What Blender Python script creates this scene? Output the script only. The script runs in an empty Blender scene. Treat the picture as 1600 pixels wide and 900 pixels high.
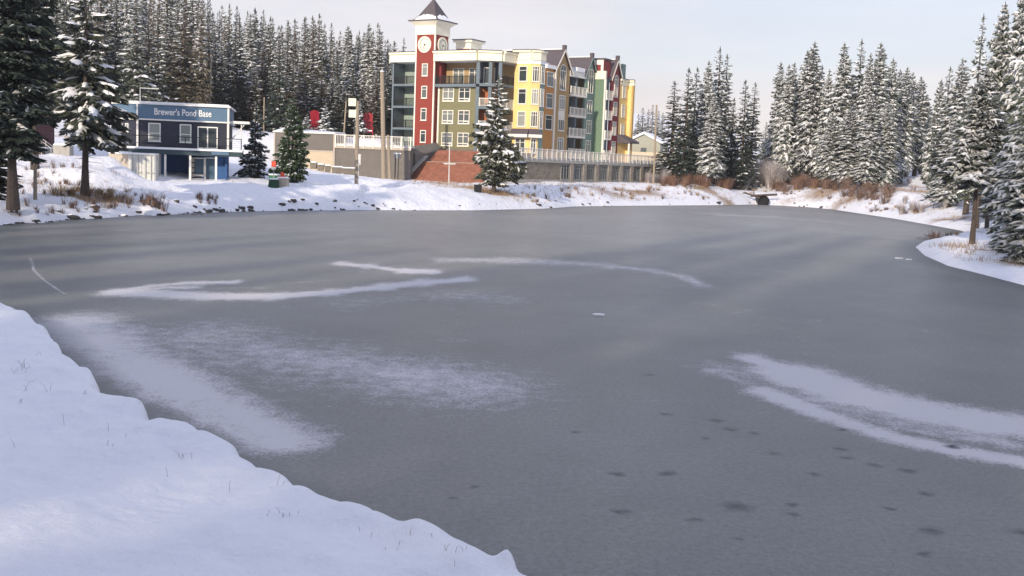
import bpy, math, random
import numpy as np
from mathutils import Vector, Matrix
random.seed(7); rng = np.random.default_rng(7)
R = math.radians
sc = bpy.context.scene
COL = sc.collection

# ------------------------------------------------------------------ camera
FPX, CX, CY = 1750.0, 800.0, 450.0           # focal length and centre of the 1600x900 photograph
CAMZ = 4.5
HAZE = .00022
SHADE_H = 29.0                                # height of the unseen wood added behind the viewpoint for shade, metres
PHI, RHO = math.atan(192.9/FPX), math.atan(0.038)
fwd = Vector((0, math.cos(PHI), -math.sin(PHI)))
up0 = Vector((0, math.sin(PHI), math.cos(PHI))); rt0 = Vector((1, 0, 0))
rgt = rt0*math.cos(RHO) + up0*math.sin(RHO)
upv = up0*math.cos(RHO) - rt0*math.sin(RHO)
cam = bpy.data.cameras.new('camera'); co = bpy.data.objects.new('camera', cam); COL.objects.link(co)
M = Matrix((rgt, upv, -fwd)).transposed().to_4x4(); M.translation = (0, 0, CAMZ)
co.matrix_world = M
cam.sensor_width = 36; cam.lens = 36*FPX/1600; cam.clip_start = 0.2; cam.clip_end = 9000
sc.camera = co

# ------------------------------------------------------------------ light, sky, exposure
SUN_EL = R(19); SUN_DIR = Vector((-0.42, -0.907, 0)).normalized()
sv = Vector((SUN_DIR.x*math.cos(SUN_EL), SUN_DIR.y*math.cos(SUN_EL), math.sin(SUN_EL)))
sl = bpy.data.lights.new('sun', 'SUN'); sl.energy = 4.0; sl.angle = R(0.9); sl.color = (1, .86, .68)
so = bpy.data.objects.new('sun', sl); COL.objects.link(so); so.rotation_euler = sv.to_track_quat('Z', 'Y').to_euler()
so.location = (-60, -80, 60)
W = bpy.data.worlds.new('World'); sc.world = W; W.use_nodes = True
nt = W.node_tree; nt.nodes.clear()
def N(t, typ, **k):
    n = t.nodes.new(typ)
    for a, b in k.items(): setattr(n, a, b)
    return n
sky = N(nt, 'ShaderNodeTexSky', sky_type='NISHITA', sun_disc=False)
sky.sun_elevation = SUN_EL; sky.sun_rotation = math.atan2(SUN_DIR.x, SUN_DIR.y)
sky.air_density = 1.0; sky.dust_density = 1.5; sky.ozone_density = 2.0; sky.altitude = 1300
tc = N(nt, 'ShaderNodeTexCoord'); mp = N(nt, 'ShaderNodeMapping'); mp.inputs['Scale'].default_value = (1, 1, 4.5)
mp.inputs['Location'].default_value = (2.3, .4, .6)
cn = N(nt, 'ShaderNodeTexNoise'); cn.inputs['Scale'].default_value = 1.7; cn.inputs['Detail'].default_value = 5; cn.inputs['Roughness'].default_value = .5
cr = N(nt, 'ShaderNodeMapRange'); cr.inputs[1].default_value = .40; cr.inputs[2].default_value = .62; cr.inputs[3].default_value = .64; cr.inputs[4].default_value = 1.0
cr.interpolation_type = 'SMOOTHSTEP'
sx = N(nt, 'ShaderNodeSeparateXYZ')
el = N(nt, 'ShaderNodeMapRange'); el.inputs[1].default_value = 0.0; el.inputs[2].default_value = 1.0
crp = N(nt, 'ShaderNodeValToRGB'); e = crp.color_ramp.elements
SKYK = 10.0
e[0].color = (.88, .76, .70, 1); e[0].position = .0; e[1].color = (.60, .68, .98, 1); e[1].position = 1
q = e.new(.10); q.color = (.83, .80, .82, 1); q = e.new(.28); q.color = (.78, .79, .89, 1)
cn2 = N(nt, 'ShaderNodeTexNoise'); cn2.inputs['Scale'].default_value = 2.6; cn2.inputs['Detail'].default_value = 6; cr2 = N(nt, 'ShaderNodeMapRange'); cr2.inputs[1].default_value = .35; cr2.inputs[2].default_value = .65; cr2.inputs[3].default_value = SKYK*.89; cr2.inputs[4].default_value = SKYK*1.05
mul = N(nt, 'ShaderNodeVectorMath', operation='SCALE'); mul.inputs[3].default_value = SKYK
mix = N(nt, 'ShaderNodeMix', data_type='RGBA')
bg = N(nt, 'ShaderNodeBackground'); bg.inputs['Strength'].default_value = 0.1
wo = N(nt, 'ShaderNodeOutputWorld')
L = nt.links.new
L(tc.outputs['Generated'], mp.inputs[0]); L(mp.outputs[0], cn.inputs['Vector']); L(cn.outputs[0], cr.inputs[0])
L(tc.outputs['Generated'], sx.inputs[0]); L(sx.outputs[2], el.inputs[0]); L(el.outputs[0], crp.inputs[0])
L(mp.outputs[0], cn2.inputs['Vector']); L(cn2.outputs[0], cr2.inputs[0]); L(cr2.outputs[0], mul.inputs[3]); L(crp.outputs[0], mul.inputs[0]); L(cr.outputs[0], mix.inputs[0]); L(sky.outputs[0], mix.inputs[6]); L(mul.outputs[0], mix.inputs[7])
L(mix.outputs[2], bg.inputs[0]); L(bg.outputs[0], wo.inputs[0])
sc.view_settings.view_transform = 'Standard'; sc.view_settings.look = 'None'; sc.view_settings.exposure = 0.25
sc.view_settings.gamma = 1.0; sc.view_settings.use_curve_mapping = False
sc.cycles.max_bounces = 6; sc.cycles.transparent_max_bounces = 8

# ------------------------------------------------------------------ pixel helpers (a pixel of the photograph to a point of the place)
def ray(px, py):
    return fwd*FPX + rgt*(px-CX) - upv*(py-CY)
def G(px, py, z=0.0):
    d = ray(px, py); t = (z-CAMZ)/d.z
    return Vector((d.x*t, d.y*t, z))
def D(px, py, dist):
    d = ray(px, py); t = dist/d.y
    return Vector((d.x*t, dist, CAMZ+d.z*t))
def X(px, dist, py=250): return D(px, py, dist).x
def Z(px, py, dist): return D(px, py, dist).z

# ------------------------------------------------------------------ tags, mesh builder
def tag(o, label=None, cat=None, group=None, kind=None):
    if label: o['label'] = label
    if cat: o['category'] = cat
    if group: o['group'] = group
    if kind: o['kind'] = kind
    return o
def empty(name, loc=(0, 0, 0), rz=0, label=None, cat=None, group=None):
    o = bpy.data.objects.new(name, None); COL.objects.link(o); o.location = loc; o.rotation_euler = (0, 0, rz)
    o.empty_display_size = .3
    return tag(o, label, cat, group)
class MB:
    def __init__(s): s.v = []; s.f = []; s.m = []
    def quad(s, a, b, c, d, m=0):
        n = len(s.v); s.v += [a, b, c, d]; s.f.append((n, n+1, n+2, n+3)); s.m.append(m)
    def tri(s, a, b, c, m=0):
        n = len(s.v); s.v += [a, b, c]; s.f.append((n, n+1, n+2)); s.m.append(m)
    def hexa(s, p, m=0):                                   # 4 lower + 4 upper points, counter clockwise
        n = len(s.v); s.v += p
        for q in ((3, 2, 1, 0), (4, 5, 6, 7), (0, 1, 5, 4), (1, 2, 6, 5), (2, 3, 7, 6), (3, 0, 4, 7)):
            s.f.append(tuple(n+i for i in q)); s.m.append(m)
    def box(s, x0, x1, y0, y1, z0, z1, m=0):
        s.hexa([(x0, y0, z0), (x1, y0, z0), (x1, y1, z0), (x0, y1, z0), (x0, y0, z1), (x1, y0, z1), (x1, y1, z1), (x0, y1, z1)], m)
    def prism(s, poly, z0, z1, m=0):                       # poly counter clockwise seen from above
        n = len(s.v); k = len(poly)
        s.v += [(p[0], p[1], z0) for p in poly] + [(p[0], p[1], z1) for p in poly]
        s.f.append(tuple(n+i for i in reversed(range(k)))); s.f.append(tuple(n+k+i for i in range(k))); s.m += [m, m]
        for i in range(k):
            j = (i+1) % k; s.f.append((n+i, n+j, n+k+j, n+k+i)); s.m.append(m)
    def tube(s, pts, rad, sides=8, m=0, cap=True):
        pts = [Vector(p) for p in pts]; n0 = len(s.v)
        if not hasattr(rad, '__len__'): rad = [rad]*len(pts)
        for i, p in enumerate(pts):
            t = (pts[min(i+1, len(pts)-1)]-pts[max(i-1, 0)]).normalized()
            a = t.cross(Vector((0, 0, 1)));
            if a.length < .1: a = t.cross(Vector((0, 1, 0)))
            a.normalize(); b = a.cross(t).normalized()
            for k in range(sides):
                an = 2*math.pi*k/sides; s.v.append(tuple(p+a*(rad[i]*math.cos(an))+b*(rad[i]*math.sin(an))))
        for i in range(len(pts)-1):
            for k in range(sides):
                j = (k+1) % sides; q = n0+i*sides
                s.f.append((q+k, q+sides+k, q+sides+j, q+j)); s.m.append(m)
        if cap:
            s.f.append(tuple(n0+k for k in range(sides))); s.m.append(m)
            q = n0+(len(pts)-1)*sides; s.f.append(tuple(q+k for k in reversed(range(sides)))); s.m.append(m)
    def mesh(s, name, mats):
        me = bpy.data.meshes.new(name); me.from_pydata(s.v, [], s.f)
        for q in (mats if isinstance(mats, (list, tuple)) else [mats]): me.materials.append(q)
        if any(s.m): me.polygons.foreach_set('material_index', s.m)
        me.update(); return me
    def build(s, name, mats, parent=None, loc=(0, 0, 0), rot=(0, 0, 0), smooth=False):
        return link(name, s.mesh(name, mats), parent, loc, rot, smooth)
def link(name, me, parent=None, loc=(0, 0, 0), rot=(0, 0, 0), smooth=False):
    o = bpy.data.objects.new(name, me); COL.objects.link(o); o.parent = parent; o.location = loc; o.rotation_euler = rot
    if smooth: me.polygons.foreach_set('use_smooth', [True]*len(me.polygons))
    return o
def children_of():
    d = {}
    for o in bpy.data.objects:
        if o.parent: d.setdefault(o.parent, []).append(o)
    return d
def copy_tree(o, kids, parent=None):
    c = o.copy(); COL.objects.link(c); c.parent = parent
    for ch in kids.get(o, []): copy_tree(ch, kids, c)
    return c

# ------------------------------------------------------------------ materials
def mat(name, col, rough=.75, var=.12, scale=3.0, bump=0.0, bscale=20, metal=0, spec=.3, stretch=(1, 1, 1), rnd=0.0):
    m = bpy.data.materials.new(name); m.use_nodes = True; t = m.node_tree; b = t.nodes['Principled BSDF']
    b.inputs['Roughness'].default_value = rough; b.inputs['Metallic'].default_value = metal; b.inputs['Specular IOR Level'].default_value = spec
    tcn = N(t, 'ShaderNodeTexCoord'); mpn = N(t, 'ShaderNodeMapping'); mpn.inputs['Scale'].default_value = stretch
    no = N(t, 'ShaderNodeTexNoise'); no.inputs['Scale'].default_value = scale; no.inputs['Detail'].default_value = 6; no.inputs['Roughness'].default_value = .65
    mr = N(t, 'ShaderNodeMapRange'); mr.inputs[1].default_value = .3; mr.inputs[2].default_value = .7; mr.inputs[3].default_value = 1-var; mr.inputs[4].default_value = 1+var
    hs = N(t, 'ShaderNodeVectorMath', operation='SCALE'); hs.inputs[0].default_value = col[:3]
    t.links.new(tcn.outputs['Object'], mpn.inputs[0]); t.links.new(mpn.outputs[0], no.inputs['Vector']); t.links.new(no.outputs[0], mr.inputs[0])
    out = mr.outputs[0]
    if rnd:
        oi = N(t, 'ShaderNodeObjectInfo'); r2 = N(t, 'ShaderNodeMapRange'); r2.inputs[3].default_value = 1-rnd; r2.inputs[4].default_value = 1+rnd
        mm = N(t, 'ShaderNodeMath', operation='MULTIPLY'); t.links.new(oi.outputs['Random'], r2.inputs[0]); t.links.new(r2.outputs[0], mm.inputs[0]); t.links.new(out, mm.inputs[1]); out = mm.outputs[0]
    t.links.new(out, hs.inputs[3]); t.links.new(hs.outputs[0], b.inputs['Base Color'])
    if bump:
        n2 = N(t, 'ShaderNodeTexNoise'); n2.inputs['Scale'].default_value = bscale; n2.inputs['Detail'].default_value = 5
        bp = N(t, 'ShaderNodeBump'); bp.inputs['Strength'].default_value = bump; bp.inputs['Distance'].default_value = .05
        t.links.new(mpn.outputs[0], n2.inputs['Vector']); t.links.new(n2.outputs[0], bp.inputs['Height']); t.links.new(bp.outputs[0], b.inputs['Normal'])
    return m
def siding(name, col, period=.18, var=.1, rnd=0.0, rough=.7):        # horizontal boards: fine relief
    m = mat(name, col, rough, var, 2.5, rnd=rnd); t = m.node_tree; b = t.nodes['Principled BSDF']
    tcn = [n for n in t.nodes if n.type == 'TEX_COORD'][0]
    s = N(t, 'ShaderNodeSeparateXYZ'); d = N(t, 'ShaderNodeMath', operation='DIVIDE'); d.inputs[1].default_value = period
    f = N(t, 'ShaderNodeMath', operation='FRACT'); bp = N(t, 'ShaderNodeBump'); bp.inputs['Strength'].default_value = .8; bp.inputs['Distance'].default_value = .02
    t.links.new(tcn.outputs['Object'], s.inputs[0]); t.links.new(s.outputs[2], d.inputs[0]); t.links.new(d.outputs[0], f.inputs[0]); t.links.new(f.outputs[0], bp.inputs['Height']); t.links.new(bp.outputs[0], b.inputs['Normal'])
    return m
def stone(name, c1, c2, mortar, bw=.45, bh=.2, plane='XZ'):
    m = bpy.data.materials.new(name); m.use_nodes = True; t = m.node_tree; b = t.nodes['Principled BSDF']; b.inputs['Roughness'].default_value = .9
    tcn = N(t, 'ShaderNodeTexCoord'); s = N(t, 'ShaderNodeSeparateXYZ'); ad = N(t, 'ShaderNodeMath', operation='ADD'); c = N(t, 'ShaderNodeCombineXYZ')
    t.links.new(tcn.outputs['Object'], s.inputs[0]); t.links.new(s.outputs[0], ad.inputs[0]); t.links.new(s.outputs[1], ad.inputs[1])
    t.links.new(ad.outputs[0], c.inputs[0]); t.links.new(s.outputs[2], c.inputs[1])
    br = N(t, 'ShaderNodeTexBrick'); br.inputs['Scale'].default_value = 1; br.inputs['Brick Width'].default_value = bw; br.inputs['Row Height'].default_value = bh
    br.inputs['Mortar Size'].default_value = .012; br.inputs['Color1'].default_value = (*c1, 1); br.inputs['Color2'].default_value = (*c2, 1); br.inputs['Mortar'].default_value = (*mortar, 1)
    no = N(t, 'ShaderNodeTexNoise'); no.inputs['Scale'].default_value = 1.3; no.inputs['Detail'].default_value = 7
    mr = N(t, 'ShaderNodeMapRange'); mr.inputs[1].default_value = .3; mr.inputs[2].default_value = .7; mr.inputs[3].default_value = .8; mr.inputs[4].default_value = 1.2
    hs = N(t, 'ShaderNodeVectorMath', operation='SCALE')
    t.links.new(c.outputs[0], br.inputs['Vector']); t.links.new(tcn.outputs['Object'], no.inputs['Vector']); t.links.new(no.outputs[0], mr.inputs[0])
    t.links.new(br.outputs[0], hs.inputs[0]); t.links.new(mr.outputs[0], hs.inputs[3]); t.links.new(hs.outputs[0], b.inputs['Base Color'])
    bp = N(t, 'ShaderNodeBump'); bp.inputs['Strength'].default_value = .5; bp.inputs['Distance'].default_value = .03; bp.invert = True
    t.links.new(br.outputs['Fac'], bp.inputs['Height']); t.links.new(bp.outputs[0], b.inputs['Normal'])
    return m
def glass(name, col, rough=.12, curtain=None):
    m = bpy.data.materials.new(name); m.use_nodes = True; t = m.node_tree; b = t.nodes['Principled BSDF']
    b.inputs['Roughness'].default_value = rough; b.inputs['Specular IOR Level'].default_value = .6
    oi = N(t, 'ShaderNodeObjectInfo'); r = N(t, 'ShaderNodeValToRGB'); r.color_ramp.interpolation = 'LINEAR'
    r.color_ramp.elements[0].color = (*col, 1); r.color_ramp.elements[0].position = .25
    r.color_ramp.elements[1].color = (*(curtain or tuple(c*2.2 for c in col)), 1); r.color_ramp.elements[1].position = .8
    t.links.new(oi.outputs['Random'], r.inputs[0]); t.links.new(r.outputs[0], b.inputs['Base Color'])
    return m
Mt = {}
Mt['snow_load'] = mat('snow_load', (.83, .84, .87), .6, .05, 6)
Mt['rime'] = mat('rime', (.50, .51, .51), .8, .4, 9, rnd=.2)
Mt['needle'] = mat('needle', (.082, .096, .072), .75, .5, 4, rnd=.35)
Mt['needle_dark'] = mat('needle_dark', (.038, .052, .042), .8, .5, 4, rnd=.3)
Mt['needle_brown'] = mat('needle_brown', (.115, .10, .072), .8, .45, 4, rnd=.3)
Mt['needle_green'] = mat('needle_green', (.05, .082, .038), .75, .45, 4)
Mt['bark'] = mat('bark', (.085, .066, .055), .95, .45, 5, .6, 14, stretch=(4, 4, .7))
Mt['wood_pole'] = mat('wood_pole', (.30, .25, .19), .85, .25, 6, .3, 20, stretch=(6, 6, .4))
Mt['metal_grey'] = mat('metal_grey', (.30, .31, .31), .45, .1, 5, metal=.5)
Mt['metal_white'] = mat('metal_white', (.62, .62, .60), .5, .08, 5)
Mt['red_wall'] = siding('red_wall', (.255, .046, .034))
Mt['dark_red_wall'] = siding('dark_red_wall', (.24, .045, .05))
Mt['cream'] = mat('cream', (.82, .78, .62), .7, .05, 1.5)
Mt['cream_trim'] = mat('cream_trim', (.78, .74, .66), .7, .06, 3)
Mt['white_trim'] = mat('white_trim', (.74, .73, .70), .6, .06, 3)
Mt['olive_wall'] = siding('olive_wall', (.20, .19, .105))
Mt['blue_grey'] = siding('blue_grey', (.15, .19, .22))
Mt['dark_blue_wall'] = siding('dark_blue_wall', (.055, .065, .085))
Mt['pale_green'] = siding('pale_green', (.30, .37, .33))
Mt['yellow_wall'] = siding('yellow_wall', (.82, .60, .25))
Mt['orange_wall'] = siding('orange_wall', (.50, .24, .075))
Mt['brown_wall'] = siding('brown_wall', (.40, .27, .13))
Mt['green_wall'] = siding('green_wall', (.15, .225, .155))
Mt['teal_wall'] = siding('teal_wall', (.20, .28, .25))
Mt['rust_wall'] = siding('rust_wall', (.46, .16, .06))
Mt['roof_slate'] = mat('roof_slate', (.10, .085, .095), .85, .2, 5, .4, 15, stretch=(1, 1, 3))
Mt['black_metal'] = mat('black_metal', (.02, .022, .024), .5, .1)
Mt['glass'] = glass('glass', (.035, .045, .05), .1, (.30, .32, .30))
Mt['glass_dark'] = glass('glass_dark', (.03, .04, .045), .08, (.10, .12, .13))
Mt['grey_render'] = mat('grey_render', (.165, .15, .135), .9, .1, 1.2, .15, 30)
Mt['concrete'] = mat('concrete', (.36, .35, .32), .9, .2, 3, .3, 25)
Mt['stone_wall'] = stone('stone_wall', (.30, .25, .185), (.19, .165, .13), (.11, .10, .09), .55, .22)
Mt['pilaster'] = stone('pilaster', (.36, .31, .25), (.28, .245, .20), (.16, .14, .12), .5, .25)
Mt['brick'] = stone('brick', (.28, .105, .068), (.22, .082, .055), (.26, .16, .12), .42, .17)
Mt['door_cream'] = mat('door_cream', (.52, .43, .31), .7, .08, 2)
Mt['navy'] = siding('navy', (.032, .036, .055), .16)
Mt['sign_blue'] = mat('sign_blue', (.10, .17, .255), .6, .06, 2)
Mt['deep_blue'] = siding('deep_blue', (.04, .11, .28), .2)
Mt['deck_green'] = mat('deck_green', (.035, .06, .075), .6, .1)
Mt['container_white'] = mat('container_white', (.60, .60, .56), .55, .12, 2.5, .1, 20)
Mt['beige'] = mat('beige', (.46, .40, .33), .8, .1, 2)
Mt['red_plastic'] = mat('red_plastic', (.34, .015, .03), .45, .08)
Mt['orange_red'] = mat('orange_red', (.62, .07, .03), .5, .05)
Mt['bin_green'] = mat('bin_green', (.012, .05, .03), .55, .1)
Mt['box_green'] = mat('box_green', (.03, .13, .07), .6, .1)
Mt['black'] = mat('black', (.012, .012, .014), .6, .1)
Mt['twig'] = mat('twig', (.17, .11, .085), .9, .3, 8, rnd=.3)
Mt['twig_red'] = mat('twig_red', (.20, .115, .08), .9, .3, 8, rnd=.2)
Mt['twig_frost'] = mat('twig_frost', (.42, .38, .38), .9, .25, 8)
Mt['dry_grass'] = mat('dry_grass', (.34, .24, .14), .9, .35, 3)
Mt['white_sign'] = mat('white_sign', (.80, .80, .78), .6, .02)

# ------------------------------------------------------------------ value noise in numpy
def vnoise(x, y, s, seed=0):
    x = np.asarray(x, float)/s; y = np.asarray(y, float)/s
    xi = np.floor(x).astype(np.int64); yi = np.floor(y).astype(np.int64); fx = x-xi; fy = y-yi
    fx = fx*fx*(3-2*fx); fy = fy*fy*(3-2*fy)
    def h(a, b):
        n = (a*374761393+b*668265263+seed*974634777) & 0xffffffff
        n = ((n ^ (n >> 13))*1274126177) & 0xffffffff
        return ((n ^ (n >> 16)) & 0xffff)/65535.0
    return (h(xi, yi)*(1-fx)+h(xi+1, yi)*fx)*(1-fy)+(h(xi, yi+1)*(1-fx)+h(xi+1, yi+1)*fx)*fy
def fbm(x, y, s, seed=0, o=4):
    r = 0; a = 1; t = 0
    for i in range(o): r = r+a*(vnoise(x, y, s/2**i, seed+i)-.5); t += a; a *= .5
    return r/t

# ------------------------------------------------------------------ shoreline (traced round the pond, counter to the clock from the near bank)
near = [(0, 470), (12, 475), (30, 481), (45, 492), (62, 503), (75, 515), (92, 532), (103, 552), (118, 557), (132, 571), (148, 583), (157, 596), (162, 613), (180, 616), (205, 618), (222, 627), (234, 640), (236, 656), (262, 656), (285, 659), (308, 666), (321, 683), (338, 687), (358, 692), (377, 706), (386, 722), (405, 726), (420, 736), (440, 741), (462, 752), (480, 766), (500, 778), (507, 781), (535, 783), (560, 790), (585, 804), (603, 818), (613, 827), (640, 830), (668, 834), (690, 842), (708, 848), (724, 862), (752, 868), (778, 874), (794, 872), (806, 888), (822, 902)]
far = [(-120, 385), (-40, 362), (0, 352), (40, 348), (60, 349), (110, 343), (160, 341), (220, 336), (240, 337), (300, 333), (400, 330), (460, 329), (560, 328), (640, 328.5), (740, 328.5), (850, 326), (900, 322.5), (980, 321.5), (1060, 321), (1130, 320.5), (1180, 319.5), (1215, 321), (1260, 323.5), (1300, 327), (1340, 333), (1400, 342), (1450, 351), (1500, 360), (1512, 364), (1500, 370), (1470, 374), (1440, 379), (1430, 386), (1444, 399), (1480, 415), (1540, 430), (1600, 446), (1680, 470)]
nz = .27
pts = [tuple(G(px, py, nz).xy) for px, py in near]
pts = [(p[0]-.12*p[1]*.0, p[1]-.0) for p in pts]
outline = [(-34, 44), (-27, 37), (-20, 33.2)] + pts[1:]
outline = [(-33, 42), (-24, 35)] + pts[0:]
farp = [tuple(G(px, py, 0).xy) for px, py in far]
close = [(2.6, 10.2), (6, 8.2), (14, 6), (26, 5), (38, 12), (40, 26), (33, 36)]
outline = outline + close + farp[::-1]
OUT = np.array(outline)
def sdist(x, y):                                          # signed distance to the shoreline: positive on land
    x = np.asarray(x, float).ravel(); y = np.asarray(y, float).ravel()
    best = np.full(x.shape, 1e9); inside = np.zeros(x.shape, bool)
    n = len(OUT)
    for i in range(n):
        ax, ay = OUT[i]; bx, by = OUT[(i+1) % n]
        dx, dy = bx-ax, by-ay; t = np.clip(((x-ax)*dx+(y-ay)*dy)/(dx*dx+dy*dy+1e-12), 0, 1)
        best = np.minimum(best, (x-ax-t*dx)**2+(y-ay-t*dy)**2)
        c = (ay > y) != (by > y)
        inside ^= c & (x < (bx-ax)*(y-ay)/((by-ay) if by != ay else 1e-9)+ax)
    d = np.sqrt(best)
    return np.where(inside, -d, d)
# control points of the land: x, y, z
CP = []
def cp(px, py, d): p = D(px, py, d); CP.append((p.x, p.y, p.z))
def cz(px, d, z): CP.append((X(px, d), d, z))
for a in [(20, 312, 68.5), (-50, 318, 64), (0, 317, 66), (50, 315, 68.5), (90, 312, 71), (100, 308, 73), (150, 306, 75), (180, 312, 75), (230, 312, 79), (70, 309, 74), (135, 306, 77), (200, 301, 80), (20, 300, 76), (60, 285, 82), (110, 262, 88), (100, 243, 95), (40, 246, 92), (165, 243, 96), (205, 268, 93.5), (185, 256, 94.5), (228, 281, 94), (150, 262, 91), (110, 215, 118), (60, 212, 118), (215, 286, 92), (240, 284, 95),
          (300, 285, 96), (300, 302, 88), (350, 283, 98), (400, 278, 106), (440, 293, 98), (455, 285, 106), (480, 272, 122), (515, 268.5, 138), (560, 276, 137), (600, 280, 137), (640, 283, 136), (400, 262, 122),
          (560, 299, 115), (700, 286, 136), (760, 286, 136), (765, 298, 121), (820, 285, 142), (735, 287.5, 130), (700, 286, 132), (660, 284, 134), (790, 287, 131), (300, 285, 93), (340, 285, 94), (372, 283, 97), (260, 286, 95), (880, 285, 151), (950, 284, 165), (1030, 283, 180), (900, 300, 128), (990, 300, 148),
          (1060, 290, 172), (1160, 289, 184), (1185, 300, 175), (1260, 291, 180), (1315, 296, 172), (1360, 290, 178), (1400, 275, 205), (1420, 266, 225), (1460, 300, 150), (1500, 320, 128), (1500, 343, 112), (1560, 335, 112),
          (1515, 374, 76), (1560, 395, 66), (1600, 405, 63), (1460, 388, 76), (1700, 420, 60), (1560, 360, 90)]: cp(*a)
for a in [(-100, 130, 8), (60, 150, 8.5), (150, 120, 5.6), (200, 112, 4.6), (250, 115, 4.0), (320, 118, 3.6), (370, 120, 3.5), (300, 150, 9.5), (200, 160, 11), (400, 150, 7.6), (440, 152, 7.4), (500, 152, 7.3), (570, 152, 7.3), (540, 154, 7.3), (470, 154, 7.3), (500, 178, 7.7), (430, 178, 8.2), (580, 178, 7.7), (600, 156, 7.5), (430, 134, 3.4),
          (100, 200, 14), (300, 200, 15), (500, 205, 8.8), (600, 205, 8.6), (100, 260, 20), (300, 260, 19), (450, 260, 16), (560, 260, 13), (150, 340, 31), (350, 340, 30), (450, 340, 27), (600, 340, 15), (200, 450, 42), (400, 450, 42), (650, 450, 18),
          (650, 152, 5.6), (680, 170, 5.6), (800, 165, 5.6), (900, 180, 5.4), (960, 195, 5.4), (1000, 215, 4.5), (1020, 260, 5), (1100, 240, 4.5), (1250, 220, 4.5), (1350, 230, 6), (1450, 260, 9), (1550, 200, 8), (1650, 150, 4), (1500, 400, 12), (1200, 400, 8), (900, 500, 14), (1700, 300, 10)]: cz(*a)
CP += [(-3, 5, 1.0), (-8, 11, .7), (-5, 8, .85), (-12, 18, .75), (-14, 24, .7), (-20, 22, 1.1), (-25, 12, 1.6), (0, 0, 1.0), (10, -5, 1.2), (40, 0, 1.5), (50, 30, 1.5), (0, -20, 3), (-30, -30, 7), (-40, -60, 13), (20, -60, 9), (80, -60, 8), (-80, -20, 12), (-100, 40, 12), (-60, 30, 3.5), (-50, 60, 3), (-48, 85, 4.5),
       (-500, 400, 50), (-300, 700, 50), (0, 900, 50), (500, 700, 40), (800, 200, 30), (-700, -200, 50), (0, -600, 40)]
CPA = np.array(CP)
# blobs of dry brown ground cover between the snow: world x, y, radius, strength
GR = []
def gr(px, py, d, r, s): p = D(px, py, d); GR.append((p.x, p.y, r, s))
for a in [(60, 285, 80, 4, .35), (105, 270, 85, 4, .35), (130, 305, 77, 2.2, .7), (160, 303, 78, 2.2, .6), (690, 293, 128, 5, .55), (740, 295, 124, 4, .65), (775, 299, 120, 3.5, .95), (720, 297, 122, 3, .5),
          (900, 295, 135, 6, .45), (850, 300, 128, 4, .3), (950, 300, 142, 7, .55), (1000, 298, 150, 7, .6), (980, 310, 132, 4, .5), (1050, 295, 165, 6, .55), (1100, 300, 160, 5, .6), (1140, 305, 158, 4, .6), (1090, 288, 175, 5, .5),
          (1230, 300, 165, 4, .5), (1290, 300, 165, 7, .6), (1330, 305, 155, 6, .6), (1390, 305, 150, 7, .55), (1440, 300, 150, 7, .6), (1460, 320, 130, 6, .6), (1490, 340, 115, 5, .6), (1500, 300, 140, 8, .6), (1430, 280, 180, 10, .5), (1360, 320, 140, 4, .4),
          (1500, 395, 72, 2.5, .5), (1540, 400, 68, 2.5, .55), (1580, 415, 60, 2.5, .45), (1560, 385, 72, 3, .5), (100, 195, 125, 6, .8), (60, 200, 125, 6, .7), (880, 310, 118, 2.5, .35)]: gr(*a)
def height(x, y):
    x = np.asarray(x, float); y = np.asarray(y, float); shp = x.shape; x = x.ravel(); y = y.ravel()
    d = sdist(x, y)
    num = np.zeros_like(x); den = np.zeros_like(x)
    for a, b, c in CPA:
        r2 = (x-a)**2+(y-b)**2+1.0; w = r2**-1.9
        num += w*c; den += w
    H = num/den
    rr = np.hypot(x, y)
    nearb = np.clip((45-rr)/12, 0, 1)*(y > 3)              # the near bank is a thick rounded pillow of snow
    lip = .27*np.sqrt(np.clip(1-(1-np.clip(d/.2, 0, 1))**2, 0, 1))+.05*np.clip(d/.6, 0, 1)
    lipf = .34*np.clip(d/.9, 0, 1)**.8
    base = nearb*lip+(1-nearb)*lipf
    ramp = np.clip(d/np.where(nearb > .5, 7, np.where((x < -14) & (y > 50), 3.6, 6)), 0, 1); ramp = ramp*(1.4-.4*ramp)
    z = base+(H-base)*ramp
    amp = np.clip(d/1.5, 0, 1)
    z = z+amp*(fbm(x, y, 9, 3, 4)*.24*np.clip(rr/60, .25, 1.5)+fbm(x, y, 1.9, 11, 4)*.24)+np.clip(d/.3, 0, 1)*((fbm(x, y, .75, 51, 3)*.14+fbm(x, y, .3, 61, 2)*.055))
    far_r = np.clip((rr-50)/30, 0, 1)*np.clip((260-rr)/80, 0, 1)
    z = z+far_r*amp*np.clip(1.6-d/14, .25, 1)*fbm(x, y, 3.2, 31, 4)*.55
    for a, b, r in MOUND: z = z+.15*np.clip(d/.12, 0, 1)*np.exp(-((x-a)**2+(y-b)**2)/(2*(r*.55)**2))
    z = np.where(d < 0, -.35*np.clip(-d/.3, 0, 1)-.02, z)
    return z.reshape(shp)
MOUND = [(38, 487, .8), (85, 537, .6), (130, 578, .7), (205, 631, .6), (275, 671, .8), (350, 702, .6), (412, 737, .4), (462, 768, .5), (545, 803, .6), (592, 822, .4), (690, 855, .5), (762, 886, .5), (793, 880, .14), (60, 512, .4), (315, 690, .4), (650, 842, .35)]
MOUND = [(*G(a, b, .4).xy, r) for a, b, r in MOUND]
def ground(x, y): return float(height(np.array([x]), np.array([y]))[0])

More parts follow.
